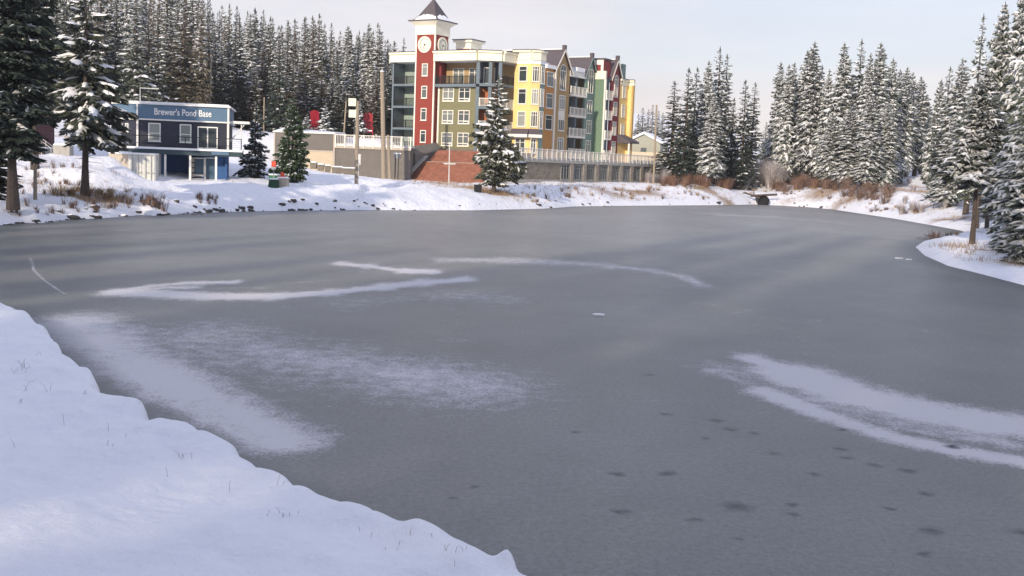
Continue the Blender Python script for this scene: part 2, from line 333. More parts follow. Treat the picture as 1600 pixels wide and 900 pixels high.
def grid_mesh(name, xs, ys, zs, attrs, m):
    nr, na = xs.shape; n = nr*na
    me = bpy.data.meshes.new(name); me.vertices.add(n)
    me.vertices.foreach_set('co', np.stack([xs, ys, zs], -1).astype(np.float32).ravel())
    i = np.arange(nr-1)[:, None]*na+np.arange(na-1)[None, :]
    q = np.stack([i, i+1, i+na+1, i+na], -1).reshape(-1, 4)
    # orient upwards
    q = q[:, ::-1] if m[1] else q
    me.loops.add(q.size); me.polygons.add(len(q))
    me.loops.foreach_set('vertex_index', q.astype(np.int32).ravel())
    me.polygons.foreach_set('loop_start', (np.arange(len(q))*4).astype(np.int32)); me.polygons.foreach_set('use_smooth', np.ones(len(q), bool))
    me.update(calc_edges=True)
    for k, a in attrs.items():
        at = me.attributes.new(k, 'FLOAT', 'POINT'); at.data.foreach_set('value', a.astype(np.float32).ravel())
    me.materials.append(m[0]); me.validate(); return me

# ground material ------------------------------------------------
def ground_material():
    m = bpy.data.materials.new('ground_snow'); m.use_nodes = True; t = m.node_tree; b = t.nodes['Principled BSDF']; l = t.links.new
    b.inputs['Roughness'].default_value = .65; b.inputs['Specular IOR Level'].default_value = .2
    tcn = N(t, 'ShaderNodeTexCoord'); at = N(t, 'ShaderNodeAttribute', attribute_name='grass')
    n1 = N(t, 'ShaderNodeTexNoise'); n1.inputs['Scale'].default_value = 1.1; n1.inputs['Detail'].default_value = 9; n1.inputs['Roughness'].default_value = .72
    n2 = N(t, 'ShaderNodeTexNoise'); n2.inputs['Scale'].default_value = 4.5; n2.inputs['Detail'].default_value = 10; n2.inputs['Roughness'].default_value = .85
    ad = N(t, 'ShaderNodeMath', operation='ADD'); mr = N(t, 'ShaderNodeMapRange'); mr.inputs[1].default_value = .88; mr.inputs[2].default_value = 1.1
    avg = N(t, 'ShaderNodeMix', data_type='FLOAT'); avg.inputs[0].default_value = .6
    for n in (n1, n2): l(tcn.outputs['Object'], n.inputs['Vector'])
    l(n1.outputs[0], avg.inputs[2]); l(n2.outputs[0], avg.inputs[3]); l(avg.outputs[0], ad.inputs[0]); l(at.outputs['Fac'], ad.inputs[1]); l(ad.outputs[0], mr.inputs[0])
    br = N(t, 'ShaderNodeValToRGB'); ee = br.color_ramp.elements; ee[0].color = (.20, .13, .085, 1); ee[0].position = .35; ee[1].color = (.42, .30, .20, 1); ee[1].position = .65
    l(n2.outputs[0], br.inputs[0])
    sn = N(t, 'ShaderNodeValToRGB'); ee = sn.color_ramp.elements; ee[0].color = (.78, .79, .85, 1); ee[0].position = .3; ee[1].color = (.86, .86, .89, 1); ee[1].position = .7
    l(n1.outputs[0], sn.inputs[0])
    mx = N(t, 'ShaderNodeMix', data_type='RGBA'); l(mr.outputs[0], mx.inputs[0]); l(sn.outputs[0], mx.inputs[6]); l(br.outputs[0], mx.inputs[7]); l(mx.outputs[2], b.inputs['Base Color'])
    n3 = N(t, 'ShaderNodeTexNoise'); n3.inputs['Scale'].default_value = 2.2; n3.inputs['Detail'].default_value = 10; n3.inputs['Roughness'].default_value = .62
    l(tcn.outputs['Object'], n3.inputs['Vector'])
    bp = N(t, 'ShaderNodeBump'); bp.inputs['Strength'].default_value = .8; bp.inputs['Distance'].default_value = .2; l(n3.outputs[0], bp.inputs['Height']); l(bp.outputs[0], b.inputs['Normal'])
    return m
rs = [1.0]
while rs[-1] < 1500:
    r_ = rs[-1]; rs.append(r_*(1.03 if r_ < 8 else 1.0042 if r_ < 36 else 1.0065 if r_ < 62 else 1.0068 if r_ < 200 else 1.012 if r_ < 260 else 1.05))
rs = np.array(rs)
an = np.concatenate([np.arange(-180, -30, 5.0), np.arange(-30, 30.01, .13), np.arange(35, 181, 5.0)])
an = np.radians(an)
RR, AA = np.meshgrid(rs, an, indexing='ij'); gx = RR*np.sin(AA); gy = RR*np.cos(AA)
gz = height(gx, gy)
gg = np.zeros_like(gx)
for a, b_, r_, s_ in GR: gg = np.maximum(gg, s_*np.exp(-((gx-a)**2+(gy-b_)**2)/(2*(r_*.62)**2)))
gm = ground_material()
o = link('ground', grid_mesh('ground', gx, gy, gz, {'grass': gg}, (gm, True))); tag(o, kind='structure')
o = MB(); o.prism([(math.cos(k*math.pi/8)*1.02, math.sin(k*math.pi/8)*1.02) for k in range(16)], ground(0, 0)-.3, ground(0, 0)+.02); o.build('ground_patch', gm)['kind'] = 'structure'

# ------------------------------------------------------------------ ice
frost = []                                                # polyline of pixels, half width (px, vertical), strength
F_ = frost.append
F_(([(180, 456), (250, 459), (330, 463), (430, 463), (520, 457), (600, 448), (660, 441), (725, 437)], 5.6, 1.0))
F_(([(195, 454), (235, 447), (290, 442), (365, 441)], 3.6, .85))
F_(([(205, 454), (250, 450), (300, 449)], 4.5, .75)); F_(([(300, 452), (360, 450), (420, 449)], 3, .35)); F_(([(400, 450), (412, 450)], 2, .5)); F_(([(445, 443), (510, 438)], 1.4, .5))
F_(([(530, 412), (575, 416), (630, 423), (678, 425)], 3.8, .95))
F_(([(560, 418), (620, 420)], 8, .35))
F_(([(690, 406), (780, 407), (870, 410), (950, 415), (1020, 423), (1070, 433), (1095, 445)], 5.5, .62))
F_(([(740, 430), (820, 428), (900, 432)], 9, .2))
F_(([(105, 508), (150, 528), (220, 572), (300, 615), (370, 650), (440, 686)], 19, .95))
F_(([(300, 532), (400, 548), (520, 570), (620, 587), (730, 600)], 33, .60)); F_(([(400, 545), (520, 568), (640, 588)], 16, .70))
F_(([(560, 470), (680, 462), (790, 466)], 15, .42)); F_(([(380, 480), (520, 478)], 12, .25))
F_(([(1178, 561), (1215, 573), (1260, 590)], 8, 1.0)); F_(([(1245, 588), (1330, 616), (1420, 638), (1520, 656), (1640, 670)], 19, 1.1))
F_(([(1110, 578), (1160, 596), (1200, 612)], 6, .62)); F_(([(1195, 612), (1300, 652), (1400, 684), (1500, 706), (1640, 728)], 9, .95))
F_(([(1130, 578), (1190, 590), (1270, 622)], 14, .56)); F_(([(1260, 620), (1420, 665), (1560, 690)], 14, .6))
F_(([(48, 403), (53, 422), (68, 437), (85, 449), (103, 460)], -.06, .6))
F_(([(95, 490), (160, 492)], 3, .5)); F_(([(60, 520), (60, 521)], 5, .1))
F_(([(1120, 336), (1220, 339), (1310, 348), (1420, 360)], 2.2, .5)); F_(([(1180, 352), (1300, 360), (1430, 374)], 6, .35)); F_(([(1030, 330), (1150, 335)], 1.5, .4))
F_(([(200, 350), (420, 352), (640, 352)], 1.5, .15)); F_(([(560, 330), (760, 331), (1000, 328)], 1.2, .35))
rs2 = [8.0]
while rs2[-1] < 205: rs2.append(rs2[-1]*1.0075)
an2 = np.radians(np.concatenate([np.arange(-75, -30, 3), np.arange(-30, 30, .11), np.arange(30, 90, 4)]))
RR, AA = np.meshgrid(np.array(rs2), an2, indexing='ij'); ix = RR*np.sin(AA); iy = RR*np.cos(AA)
fr = np.zeros_like(ix)
for line, hw, st in frost:
    P = [G(px, py, 0) for px, py in line]
    prev = None
    for i in range(len(P)-1):
        a, b_ = P[i], P[i+1]; dx, dy = b_.x-a.x, b_.y-a.y
        t_ = np.clip(((ix-a.x)*dx+(iy-a.y)*dy)/(dx*dx+dy*dy), 0, 1)
        qx = a.x+t_*dx; qy = a.y+t_*dy; kx = 1.0 if hw < 0 else np.clip(.32*qy/CAMZ, 1, 8); dd = np.hypot((ix-qx)*kx, iy-qy)
        wdt = 1.3*hw*(qy*qy)/(FPX*CAMZ) if hw > 0 else np.full_like(qy, -hw)                        # half width on the ice, metres
        val = st*1.12*np.exp(-(dd/(wdt*1.2))**2)*(.86+.28*vnoise(ix, iy, 1.7, 5))
        fr = np.maximum(fr, np.clip(val, 0, 1.15))
ed = sdist(ix, iy).reshape(ix.shape)
shore = np.clip(1-(-ed)/(.035*np.hypot(ix, iy)**.9+.3), 0, 1)
far_lift = np.clip((np.hypot(ix, iy)-38)/75, 0, 1)**1.2*.42*(.75+.5*vnoise(ix, iy, 14, 77))  # brightening painted into the far ice colour, growing with distance from the viewpoint
def ice_material():
    m = bpy.data.materials.new('pond_ice'); m.use_nodes = True; t = m.node_tree; b = t.nodes['Principled BSDF']; l = t.links.new
    tcn = N(t, 'ShaderNodeTexCoord'); at = N(t, 'ShaderNodeAttribute', attribute_name='frost'); as_ = N(t, 'ShaderNodeAttribute', attribute_name='shore')
    ck = N(t, 'ShaderNodeTexVoronoi', feature='DISTANCE_TO_EDGE'); ck.inputs['Scale'].default_value = .075
    mp1 = N(t, 'ShaderNodeMapping'); mp1.inputs['Scale'].default_value = (1, .8, 1); l(tcn.outputs['Object'], mp1.inputs[0])
    def noise(s, d, r=.6, v=None):
        n = N(t, 'ShaderNodeTexNoise'); n.inputs['Scale'].default_value = s; n.inputs['Detail'].default_value = d; n.inputs['Roughness'].default_value = r
        l((v or mp1.outputs[0]), n.inputs['Vector']); return n.outputs[0]
    def rng_(src, a, b_, c, d):
        n = N(t, 'ShaderNodeMapRange'); n.inputs[1].default_value = a; n.inputs[2].default_value = b_; n.inputs[3].default_value = c; n.inputs[4].default_value = d; l(src, n.inputs[0]); return n.outputs[0]
    def math_(op, a, b_):
        n = N(t, 'ShaderNodeMath', operation=op)
        for i, q in enumerate((a, b_)):
            if isinstance(q, (int, float)): n.inputs[i].default_value = q
            else: l(q, n.inputs[i])
        return n.outputs[0]
    big = noise(.10, 5, .55); mid = noise(.9, 6, .6); fine = noise(11, 5, .75); grain = noise(38, 3, .8)
    # snow dust: dense where the stroke is strong, broken into flecks towards its edge
    nn = math_('ADD', math_('MULTIPLY', noise(2.6, 4, .7), .42), math_('MULTIPLY', noise(15, 4, .75), .58))
    f = math_('ADD', at.outputs['Fac'], math_('MULTIPLY', math_('SUBTRACT', nn, .5), 2.5))
    dust = rng_(f, .36, .92, 0, 1)
    dust = math_('MULTIPLY', dust, rng_(at.outputs['Fac'], .02, .2, 0, 1))
    base = N(t, 'ShaderNodeValToRGB'); ee = base.color_ramp.elements
    ee[0].position = .30; ee[0].color = (.118, .121, .118, 1); ee[1].position = .72; ee[1].color = (.205, .209, .205, 1)
    l(math_('ADD', math_('MULTIPLY', big, .75), math_('MULTIPLY', mid, .25)), base.inputs[0])
    spk = rng_(math_('ADD', math_('MULTIPLY', fine, .5), math_('MULTIPLY', grain, .5)), .40, .62, .72, 1.32)
    sc_ = N(t, 'ShaderNodeVectorMath', operation='SCALE'); l(base.outputs[0], sc_.inputs[0]); l(spk, sc_.inputs[3])
    # bright specks of hoar
    vo = N(t, 'ShaderNodeTexVoronoi'); vo.inputs['Scale'].default_value = 9; l(tcn.outputs['Object'], vo.inputs['Vector'])
    sp = rng_(vo.outputs['Distance'], .02, .09, 1, 0); cs = N(t, 'ShaderNodeSeparateColor'); l(vo.outputs['Color'], cs.inputs[0]); sp = math_('MULTIPLY', sp, math_('GREATER_THAN', cs.outputs[0], .86))
    sp = math_('MULTIPLY', sp, .5)
    m1 = N(t, 'ShaderNodeMix', data_type='RGBA'); l(sp, m1.inputs[0]); l(sc_.outputs[0], m1.inputs[6]); m1.inputs[7].default_value = (.55, .56, .58, 1)
    # a few old refrozen seams
    cw = N(t, 'ShaderNodeVectorMath', operation='SCALE'); cw.inputs[3].default_value = 7; cnn = N(t, 'ShaderNodeTexNoise'); cnn.inputs['Scale'].default_value = .35; cnn.inputs['Detail'].default_value = 7; l(tcn.outputs['Object'], cnn.inputs['Vector'])
    l(cnn.outputs['Color'], cw.inputs[0]); ca = N(t, 'ShaderNodeVectorMath', operation='ADD'); l(tcn.outputs['Object'], ca.inputs[0]); l(cw.outputs[0], ca.inputs[1]); l(ca.outputs[0], ck.inputs['Vector'])
    seam = math_('MULTIPLY', rng_(ck.outputs['Distance'], .0008, .0045, 1, 0), rng_(mid, .45, .65, 0, .28))
    ms = N(t, 'ShaderNodeMix', data_type='RGBA'); l(seam, ms.inputs[0]); l(m1.outputs[2], ms.inputs[6]); ms.inputs[7].default_value = (.48, .48, .50, 1); m1 = ms
    m2 = N(t, 'ShaderNodeMix', data_type='RGBA'); l(math_('MULTIPLY', dust, .92), m2.inputs[0]); l(m1.outputs[2], m2.inputs[6]); m2.inputs[7].default_value = (.62, .60, .61, 1)
    bl = N(t, 'ShaderNodeAttribute', attribute_name='far_lift'); m0 = N(t, 'ShaderNodeMix', data_type='RGBA'); l(math_('MULTIPLY', bl.outputs['Fac'], rng_(mid, .3, .7, .55, 1)), m0.inputs[0]); l(m2.outputs[2], m0.inputs[6]); m0.inputs[7].default_value = (.50, .49, .50, 1); m2 = m0
    # melt holes: dark starry spots
    wn = N(t, 'ShaderNodeTexNoise'); wn.inputs['Scale'].default_value = 5; wn.inputs['Detail'].default_value = 5; l(tcn.outputs['Object'], wn.inputs['Vector'])
    ws = N(t, 'ShaderNodeVectorMath', operation='SUBTRACT'); l(wn.outputs['Color'], ws.inputs[0]); ws.inputs[1].default_value = (.5, .5, .5)
    w2 = N(t, 'ShaderNodeVectorMath', operation='SCALE'); w2.inputs[3].default_value = .28; l(ws.outputs[0], w2.inputs[0])
    wa = N(t, 'ShaderNodeVectorMath', operation='ADD'); l(tcn.outputs['Object'], wa.inputs[0]); l(w2.outputs[0], wa.inputs[1])
    acc = None
    for px, py, s_ in [(970, 800, 16), (1152, 792, 26), (1237, 803, 12), (1455, 829, 22), (963, 741, 14), (1043, 740, 16), (1120, 657, 13), (1140, 671, 12), (1210, 709, 12), (1316, 671, 12), (1325, 716, 12), (1368, 727, 14), (1418, 736, 14), (1447, 772, 15), (1390, 795, 12),
                       (1272, 741, 12), (1088, 812, 13), (1599, 832, 22), (1446, 866, 13), (1239, 789, 11), (1040, 647, 10), (1016, 586, 10), (1178, 677, 10), (1102, 685, 8), (1315, 702, 10), (900, 675, 9), (1490, 698, 14), (1155, 843, 8), (740, 760, 8), (707, 778, 9)]:
        p = G(px, py, 0)
        n = N(t, 'ShaderNodeVectorMath', operation='DISTANCE'); l(wa.outputs[0], n.inputs[0]); n.inputs[1].default_value = (p.x, p.y, 0)
        rad = s_*p.y/FPX
        v = rng_(n.outputs['Value'], rad*.1, rad*1.35, 1, 0)
        acc = v if acc is None else math_('MAXIMUM', acc, v)
    m3 = N(t, 'ShaderNodeMix', data_type='RGBA'); l(math_('MULTIPLY', acc, .95), m3.inputs[0]); l(m2.outputs[2], m3.inputs[6]); m3.inputs[7].default_value = (.025, .032, .04, 1)
    # clearer darker ice along the near bank
    m4 = N(t, 'ShaderNodeMix', data_type='RGBA'); l(math_('MULTIPLY', as_.outputs['Fac'], .68), m4.inputs[0]); l(m3.outputs[2], m4.inputs[6]); m4.inputs[7].default_value = (.085, .10, .105, 1)
    l(m4.outputs[2], b.inputs['Base Color'])
    l(rng_(dust, 0, 1, .42, .85), b.inputs['Roughness']); l(rng_(dust, 0, 1, .50, .05), b.inputs['Specular IOR Level']); b.inputs['IOR'].default_value = 1.31
    bp = N(t, 'ShaderNodeBump'); bp.inputs['Strength'].default_value = .25; bp.inputs['Distance'].default_value = .02
    l(math_('ADD', fine, math_('MULTIPLY', dust, 1.2)), bp.inputs['Height']); l(bp.outputs[0], b.inputs['Normal'])
    return m
o = link('ice', grid_mesh('ice', ix, iy, np.zeros_like(ix), {'frost': fr, 'shore': shore, 'far_lift': far_lift}, (ice_material(), True))); tag(o, kind='structure')

# ================================================================== buildings
class Plan:                                                # walks a ground plan in a building's own frame, measured against the photograph
    def __init__(s, origin, rz):
        s.o = Vector(origin); s.c, s.s = math.cos(rz), math.sin(rz); s.rz = rz
    def loc(s, w): x, y = w[0]-s.o.x, w[1]-s.o.y; return (x*s.c+y*s.s, -x*s.s+y*s.c)
    def wor(s, p): return (s.o.x+p[0]*s.c-p[1]*s.s, s.o.y+p[0]*s.s+p[1]*s.c)
    def hit(s, p, d, px, py=170):                          # distance along the line p + t d at which column px is met
        w0 = s.wor(p); dx, dy = d[0]*s.c-d[1]*s.s, d[0]*s.s+d[1]*s.c; r = ray(px, py)
        # w0 + t d = k r
        det = -dx*r.y+dy*r.x
        return (w0[0]*r.y-w0[1]*r.x)/det
    def zat(s, p, py_px):                                  # local height of pixel (px,py) on the vertical line through local p
        w = s.wor(p); r = ray(*py_px); return CAMZ+r.z*(w[1]/r.y)-s.o.z
class Seg:
    def __init__(s, P, p, d, px=None, length=None, py=170):
        n = math.hypot(*d); s.d = (d[0]/n, d[1]/n); s.P = P; s.p = p
        s.L = length if length is not None else P.hit(p, s.d, px, py)
        s.n = (s.d[1], -s.d[0]); s.q = s.at(s.L); s.rz = math.atan2(s.d[1], s.d[0])
    def at(s, t, o=0): return (s.p[0]+s.d[0]*t+s.n[0]*o, s.p[1]+s.d[1]*t+s.n[1]*o)
    def t(s, px, py=170): return s.P.hit(s.p, s.d, px, py)
    def box(s, mb, t0, t1, o0, o1, z0, z1, m=0):           # o outward
        a, b, c, d = s.at(t0, o1), s.at(t1, o1), s.at(t1, o0), s.at(t0, o0)
        mb.hexa([(*a, z0), (*b, z0), (*c, z0), (*d, z0), (*a, z1), (*b, z1), (*c, z1), (*d, z1)], m)
    def part(s, name, m, parent, t0, t1, o0, o1, z0, z1):
        mb = MB(); s.box(mb, t0, t1, o0, o1, z0, z1); return mb.build(name, m, parent)
    def z(s, t, px, py): return s.P.zat(s.at(t), (px, py))
WIN = {}
def window(parent, seg, tc_, z0, w, h, style='double', frame='white_trim', gl='glass', off=0.0, name='window'):
    w = round(w, 2); h = round(h, 2); key = (w, h, style, frame, gl)
    if key not in WIN:
        f = MB(); fw = .10 if w > .7 else .08; a = w/2
        f.box(-a, a, -.09, .02, 0, fw); f.box(-a, a, -.09, .02, h-fw, h); f.box(-a, -a+fw, -.09, .02, fw, h-fw); f.box(a-fw, a, -.09, .02, fw, h-fw)
        p = MB(); p.quad((-a+fw, -.03, fw), (a-fw, -.03, fw), (a-fw, -.03, h-fw), (-a+fw, -.03, h-fw))
        if style in ('double', 'ptac', 'door2'): f.box(-.05, .05, -.08, .01, fw, h-fw)
        if style in ('double', 'ptac', 'single'): f.box(-a+fw, a-fw, -.075, .01, h*.70, h*.70+.06)
        if style == 'ptac': f.box(-a+fw, a-fw, -.085, .015, h*.18, h*.24); f.box(-.05, a-fw, -.085, .015, fw, h*.18)
        if style == 'ptac': f.box(.05, a*.75, -.12, -.086, h*.07, h*.15, 1)
        if style == 'sash': f.box(-a+fw, a-fw, -.08, .01, h*.42, h*.42+.07)
        if style == 'tall3':
            for k in (-a/3, a/3): f.box(k-.04, k+.04, -.08, .01, fw, h-fw)
            f.box(-a+fw, a-fw, -.075, .01, h*.75, h*.75+.07)
        f.box(-a-.05, a+.05, -.13, .02, -.06, 0)           # sill
        if style == 'arch':
            n = 10; pr = None
            for k in range(n+1):
                an_ = math.pi*k/n; q = (a*math.cos(an_), h+a*math.sin(an_)); qi = ((a-fw)*math.cos(an_), h+(a-fw)*math.sin(an_))
                if pr: f.hexa([(pr[1][0], -.09, pr[1][1]), (pr[0][0], -.09, pr[0][1]), (pr[0][0], .02, pr[0][1]), (pr[1][0], .02, pr[1][1]), (qi[0], -.09, qi[1]), (q[0], -.09, q[1]), (q[0], .02, q[1]), (qi[0], .02, qi[1])])
                if pr: p.tri((pr[1][0], -.03, pr[1][1]), (qi[0], -.03, qi[1]), (0, -.03, h))
                pr = (q, qi)
            for k in (-a/3, a/3): f.box(k-.04, k+.04, -.08, .01, fw, h-fw)
            f.box(-.04, .04, -.08, .01, h, h+a-fw)
        WIN[key] = (f.mesh('window', [Mt[frame], Mt['black']]), p.mesh('pane', Mt[gl]))
    x, y = seg.at(tc_, off)
    o = link(name, WIN[key][0], parent, (x, y, z0), (0, 0, seg.rz)); link('pane', WIN[key][1], o); return o
RAIL = {}
def railing(parent, seg, t0, t1, z, off, m='cream_trim', hgt=1.05, step=.16, post=1.3, name='railing', brackets=False, rail=.09):
    mb = MB()
    seg.box(mb, t0, t1, off-rail/2, off+rail/2, z+hgt-.08, z+hgt); seg.box(mb, t0, t1, off-.03, off+.03, z+.08, z+.14)
    k = t0+step
    while k < t1-.05: seg.box(mb, k, k+.045, off-.02, off+.02, z+.14, z+hgt-.08); k += step
    n = max(1, round((t1-t0)/post))
    for i in range(n+1):
        c = t0+(t1-t0)*i/n; seg.box(mb, c-.06, c+.06, off-.062, off+.062, z-(.35 if brackets else 0), z+hgt+.04)
    return mb.build(name, Mt[m], parent)

# ------------------------------------------------------------------ the hotel with the clock tower
HO = D(677, 170, 149); HO.z = 0.0; HR = R(-31)
H = Plan(HO, HR)
hotel = empty('hotel', (HO.x, HO.y, 0), HR, 'long multicoloured four storey hotel with a red clock tower, behind the terrace railings', 'hotel')
FL = [6.0, 8.9, 11.8, 14.7]; TOP = 17.55; COR = 18.9
U, V, DG = (1, 0), (0, 1), (1, 1)
# tower
tw = empty('clock_tower', (0, 0, 0)); tw.parent = hotel
TWX = 3.05
m_ = MB(); m_.box(-TWX, 0, -.0, TWX, 5.2, 21.0); m_.build('tower_wall', Mt['red_wall'], tw)
m_ = MB()
for a, b in ((-TWX, 0), (0, 0), (-TWX, TWX), (0, TWX)): m_.box(a-.13 if a == 0 else a-.06, a+.06 if a == 0 else a+.13, b-.06 if b == 0 else b-.13, b+.13 if b == 0 else b+.06, 5.2, 21.0)
m_.build('corner_trim', Mt['cream_trim'], tw)
m_ = MB(); m_.box(-TWX-.12, .12, -.12, TWX+.12, 21.0, 22.2)
lo = [(-TWX-.12, -.12), (.12, -.12), (.12, TWX+.12), (-TWX-.12, TWX+.12)]; hi = [(-TWX-.75, -.75), (.75, -.75), (.75, TWX+.75), (-TWX-.75, TWX+.75)]
m_.hexa([(*p, 22.2) for p in lo]+[(*p, 22.72) for p in hi]); m_.build('cornice', Mt['cream'], tw)
m_ = MB(); m_.box(-TWX-.85, .85, -.85, TWX+.85, 22.72, 22.86)
c_ = (-TWX/2, TWX/2); b_ = [(-TWX-.25, -.25), (.25, -.25), (.25, TWX+.25), (-TWX-.25, TWX+.25)]; mid = [(c_[0]+(p[0]-c_[0])*.62, c_[1]+(p[1]-c_[1])*.62) for p in b_]
for i in range(4):
    j = (i+1) % 4
    m_.quad((*b_[i], 22.86), (*b_[j], 22.86), (*mid[j], 24.0), (*mid[i], 24.0)); m_.tri((*mid[i], 24.0), (*mid[j], 24.0), (*c_, 25.9))
m_.build('tower_roof', Mt['roof_slate'], tw)
m_ = MB(); zz = 22.87                                       # snow lying on the skirt of the roof
for i, (f0, f1) in enumerate(((.1, .98), (.08, .93), (.05, .95), (.05, .95))):
    j = (i+1) % 4; a, b, ma, mb_ = Vector((*b_[i], zz)), Vector((*b_[j], zz)), Vector((*mid[i], 24.02)), Vector((*mid[j], 24.02)); n_ = 9; prev = None
    for k in range(n_+1):
        s_ = f0+(f1-f0)*k/n_; h_ = (.30+.35*math.sin(s_*math.pi)**.6+random.uniform(-.1, .1)); lo_ = a.lerp(b, s_); up_ = lo_.lerp(ma.lerp(mb_, s_), h_)+Vector((0, 0, .07)); out = (lo_-Vector((*c_, zz))).normalized()*.25
        cur = (lo_+out, lo_+out+Vector((0, 0, .12)), up_)
        if prev: m_.quad(prev[0], cur[0], cur[1], prev[1]); m_.quad(prev[1], cur[1], cur[2], prev[2])
        prev = cur
m_.build('roof_snow', Mt['snow_load'], tw)
sT = Seg(H, (-TWX, 0), U, length=TWX); sTR = Seg(H, (0, 0), V, length=TWX)
# clocks
def clock(seg, t, z, parent):
    rad = 1.06; n = 28; ck = MB()
    def P(r, a, o): q = seg.at(t+r*math.sin(a), o); return (*q, z+r*math.cos(a))
    for k in range(n):
        a0, a1 = 2*math.pi*k/n, 2*math.pi*(k+1)/n
        ck.quad(P(.0, a0, .10), P(rad*.66, a0, .10), P(rad*.66, a1, .10), P(0, a1, .10), 0)
        ck.quad(P(rad*.66, a0, .12), P(rad*.74, a0, .12), P(rad*.74, a1, .12), P(rad*.66, a1, .12), 1)
        ck.quad(P(rad*.74, a0, .14), P(rad, a0, .14), P(rad, a1, .14), P(rad*.74, a1, .14), 0)
        ck.quad(P(rad, a0, .14), P(rad, a0, 0), P(rad, a1, 0), P(rad, a1, .14), 0)
    for k in range(12):
        a = 2*math.pi*k/12; ck.quad(P(rad*.52, a-.05, .115), P(rad*.52, a+.05, .115), P(rad*.63, a+.04, .115), P(rad*.63, a-.04, .115), 1)
    o = ck.build('clock', [Mt['cream'], Mt['metal_grey']], parent)
    def hand(name, a, ln, w):
        h = MB(); dx, dz = math.sin(a), math.cos(a); c = lambda l, s_: (*seg.at(t+dx*l+dz*s_, .16), z+dz*l-dx*s_)
        lo_ = [c(-.1, -w), c(-.1, w), c(ln, w*.4), c(ln, -w*.4)]; h.quad(*lo_); h.build(name, Mt['black'], o)
    hand('hour_hand', 2*math.pi*3.53/12, rad*.36, .07); hand('minute_hand', 2*math.pi*32/60, rad*.52, .055)
clock(sT, TWX*.46, 19.72, tw); clock(sTR, TWX*.52, 19.75, tw)
for i, f_ in enumerate(FL): window(tw, sT, sT.t(662.5), f_+.95+(.0 if i else .0), .92, 1.62, 'single', 'cream_trim')
# the left wing: open galleries
sL = Seg(H, (0, .8), (-1, 0), 612); uL = -sL.L
sLF = Seg(H, (uL, .8), U, length=-uL-TWX)
lw = lambda n, m, *a: sLF.part(n, Mt[m], hotel, *a)
lw('gallery_back_wall', 'pale_green', .2, sLF.L, -2.7, -2.5, 5.5, TOP)
m_ = MB(); m_.box(uL, uL+.25, .8, 14, 5.5, TOP); m_.build('side_wall', Mt['blue_grey'], hotel)
for i, f_ in enumerate(FL):
    lw('gallery_floor', 'blue_grey', .25, sLF.L+.1, -2.6, .05, f_-.28, f_)
    railing(hotel, sLF, .3, sLF.L, f_, -.05, 'black_metal', 1.05, .13, 2.5, rail=.05)
    window(hotel, sLF, sLF.L*.60, f_+.02, .95, 2.15, 'none', 'white_trim', 'glass', -2.49, 'gallery_door')
lw('corner_post', 'blue_grey', 0, .25, -.25, .05, 5.5, TOP)
# right of the tower: olive wall with a recessed top floor
sO = Seg(H, (0, .8), U, 745); sOo = Seg(H, (0, 0.15), U, 745)
ow = lambda n, m, *a: sO.part(n, Mt[m], hotel, *a)
t684 = sO.t(685)
ow('recess_wall', 'dark_red_wall', 0.0, t684, -.6, -.35, 5.2, TOP)
ow('olive_wall', 'olive_wall', t684, sO.L+.2, -.4, 0, 5.8, 14.3)
ow('wall_trim', 'cream_trim', t684-.12, t684+.14, -.42, .05, 5.8, 14.3)
ow('plinth', 'grey_render', 0, sO.L+3, -.4, .5, 4.6, 6.25)
ow('top_floor_wall', 'brown_wall', .1, sO.L, -2.0, -1.8, 14.6, TOP)
ow('balcony_floor', 'blue_grey', .02, sO.L+.1, -2, .62, 14.25, 14.62)
railing(hotel, sO, .1, sO.L, 14.62, .5, 'black_metal', 1.05, .13, 2.2, rail=.05)
for px_ in (700.2, 725.5):
    for i, f_ in enumerate(FL[:3]): window(hotel, sO, sO.t(px_), f_+.62, 1.78, 1.75, 'ptac', 'cream_trim', 'glass')
    window(hotel, sO, sO.t(px_)+.3, 14.7, 1.8, 2.15, 'double', 'cream_trim', 'glass', -1.79, 'balcony_window')
# chamfered corner with pillars
A = sOo.q; sC = Seg(H, A, (1, .55), 782); B = sC.q
for t_ in (0.0, sC.L*.52, sC.L-.2):
    for z0, z1 in ((5.5, 14.25), (14.62, TOP)): sC.part('pillar', Mt['blue_grey'], hotel, t_-.22, t_+.22, -.44, 0, z0, z1)
sC.part('corner_wall', Mt['dark_blue_wall'], hotel, 0, sC.L, -1.8, -1.6, 14.6, TOP); sC.part('corner_wall', Mt['rust_wall'], hotel, .2, sC.L, -1.8, -1.62, 5.5, 14.2)
for f_ in FL:
    sC.part('corner_floor', Mt['blue_grey'], hotel, .22, sC.L+.3, -1.7, .06, f_-.35, f_)
    if f_ < 14: railing(hotel, sC, .3, sC.L, f_, .0, 'cream_trim')
window(hotel, sC, sC.L*.35, 14.75, .9, 2.1, 'none', 'white_trim', 'glass_dark', -1.59, 'corner_door')
sR = Seg(H, B, V, 802)
sR.part('side_recess_wall', Mt['brown_wall'], hotel, 0, sR.L, -1.9, -1.7, 5.5, TOP)
for f_ in FL:
    sR.part('side_floor', Mt['cream_trim' if f_ < 14 else 'blue_grey'], hotel, 0.02, sR.L, -1.7, .0, f_-.3, f_)
    railing(hotel, sR, .1, sR.L, f_, -.06, 'black_metal' if f_ > 14 else 'cream_trim')
    window(hotel, sR, sR.L*.5, f_+.05, 1.5, 2.1, 'double', 'cream_trim', 'glass', -1.69, 'side_window')
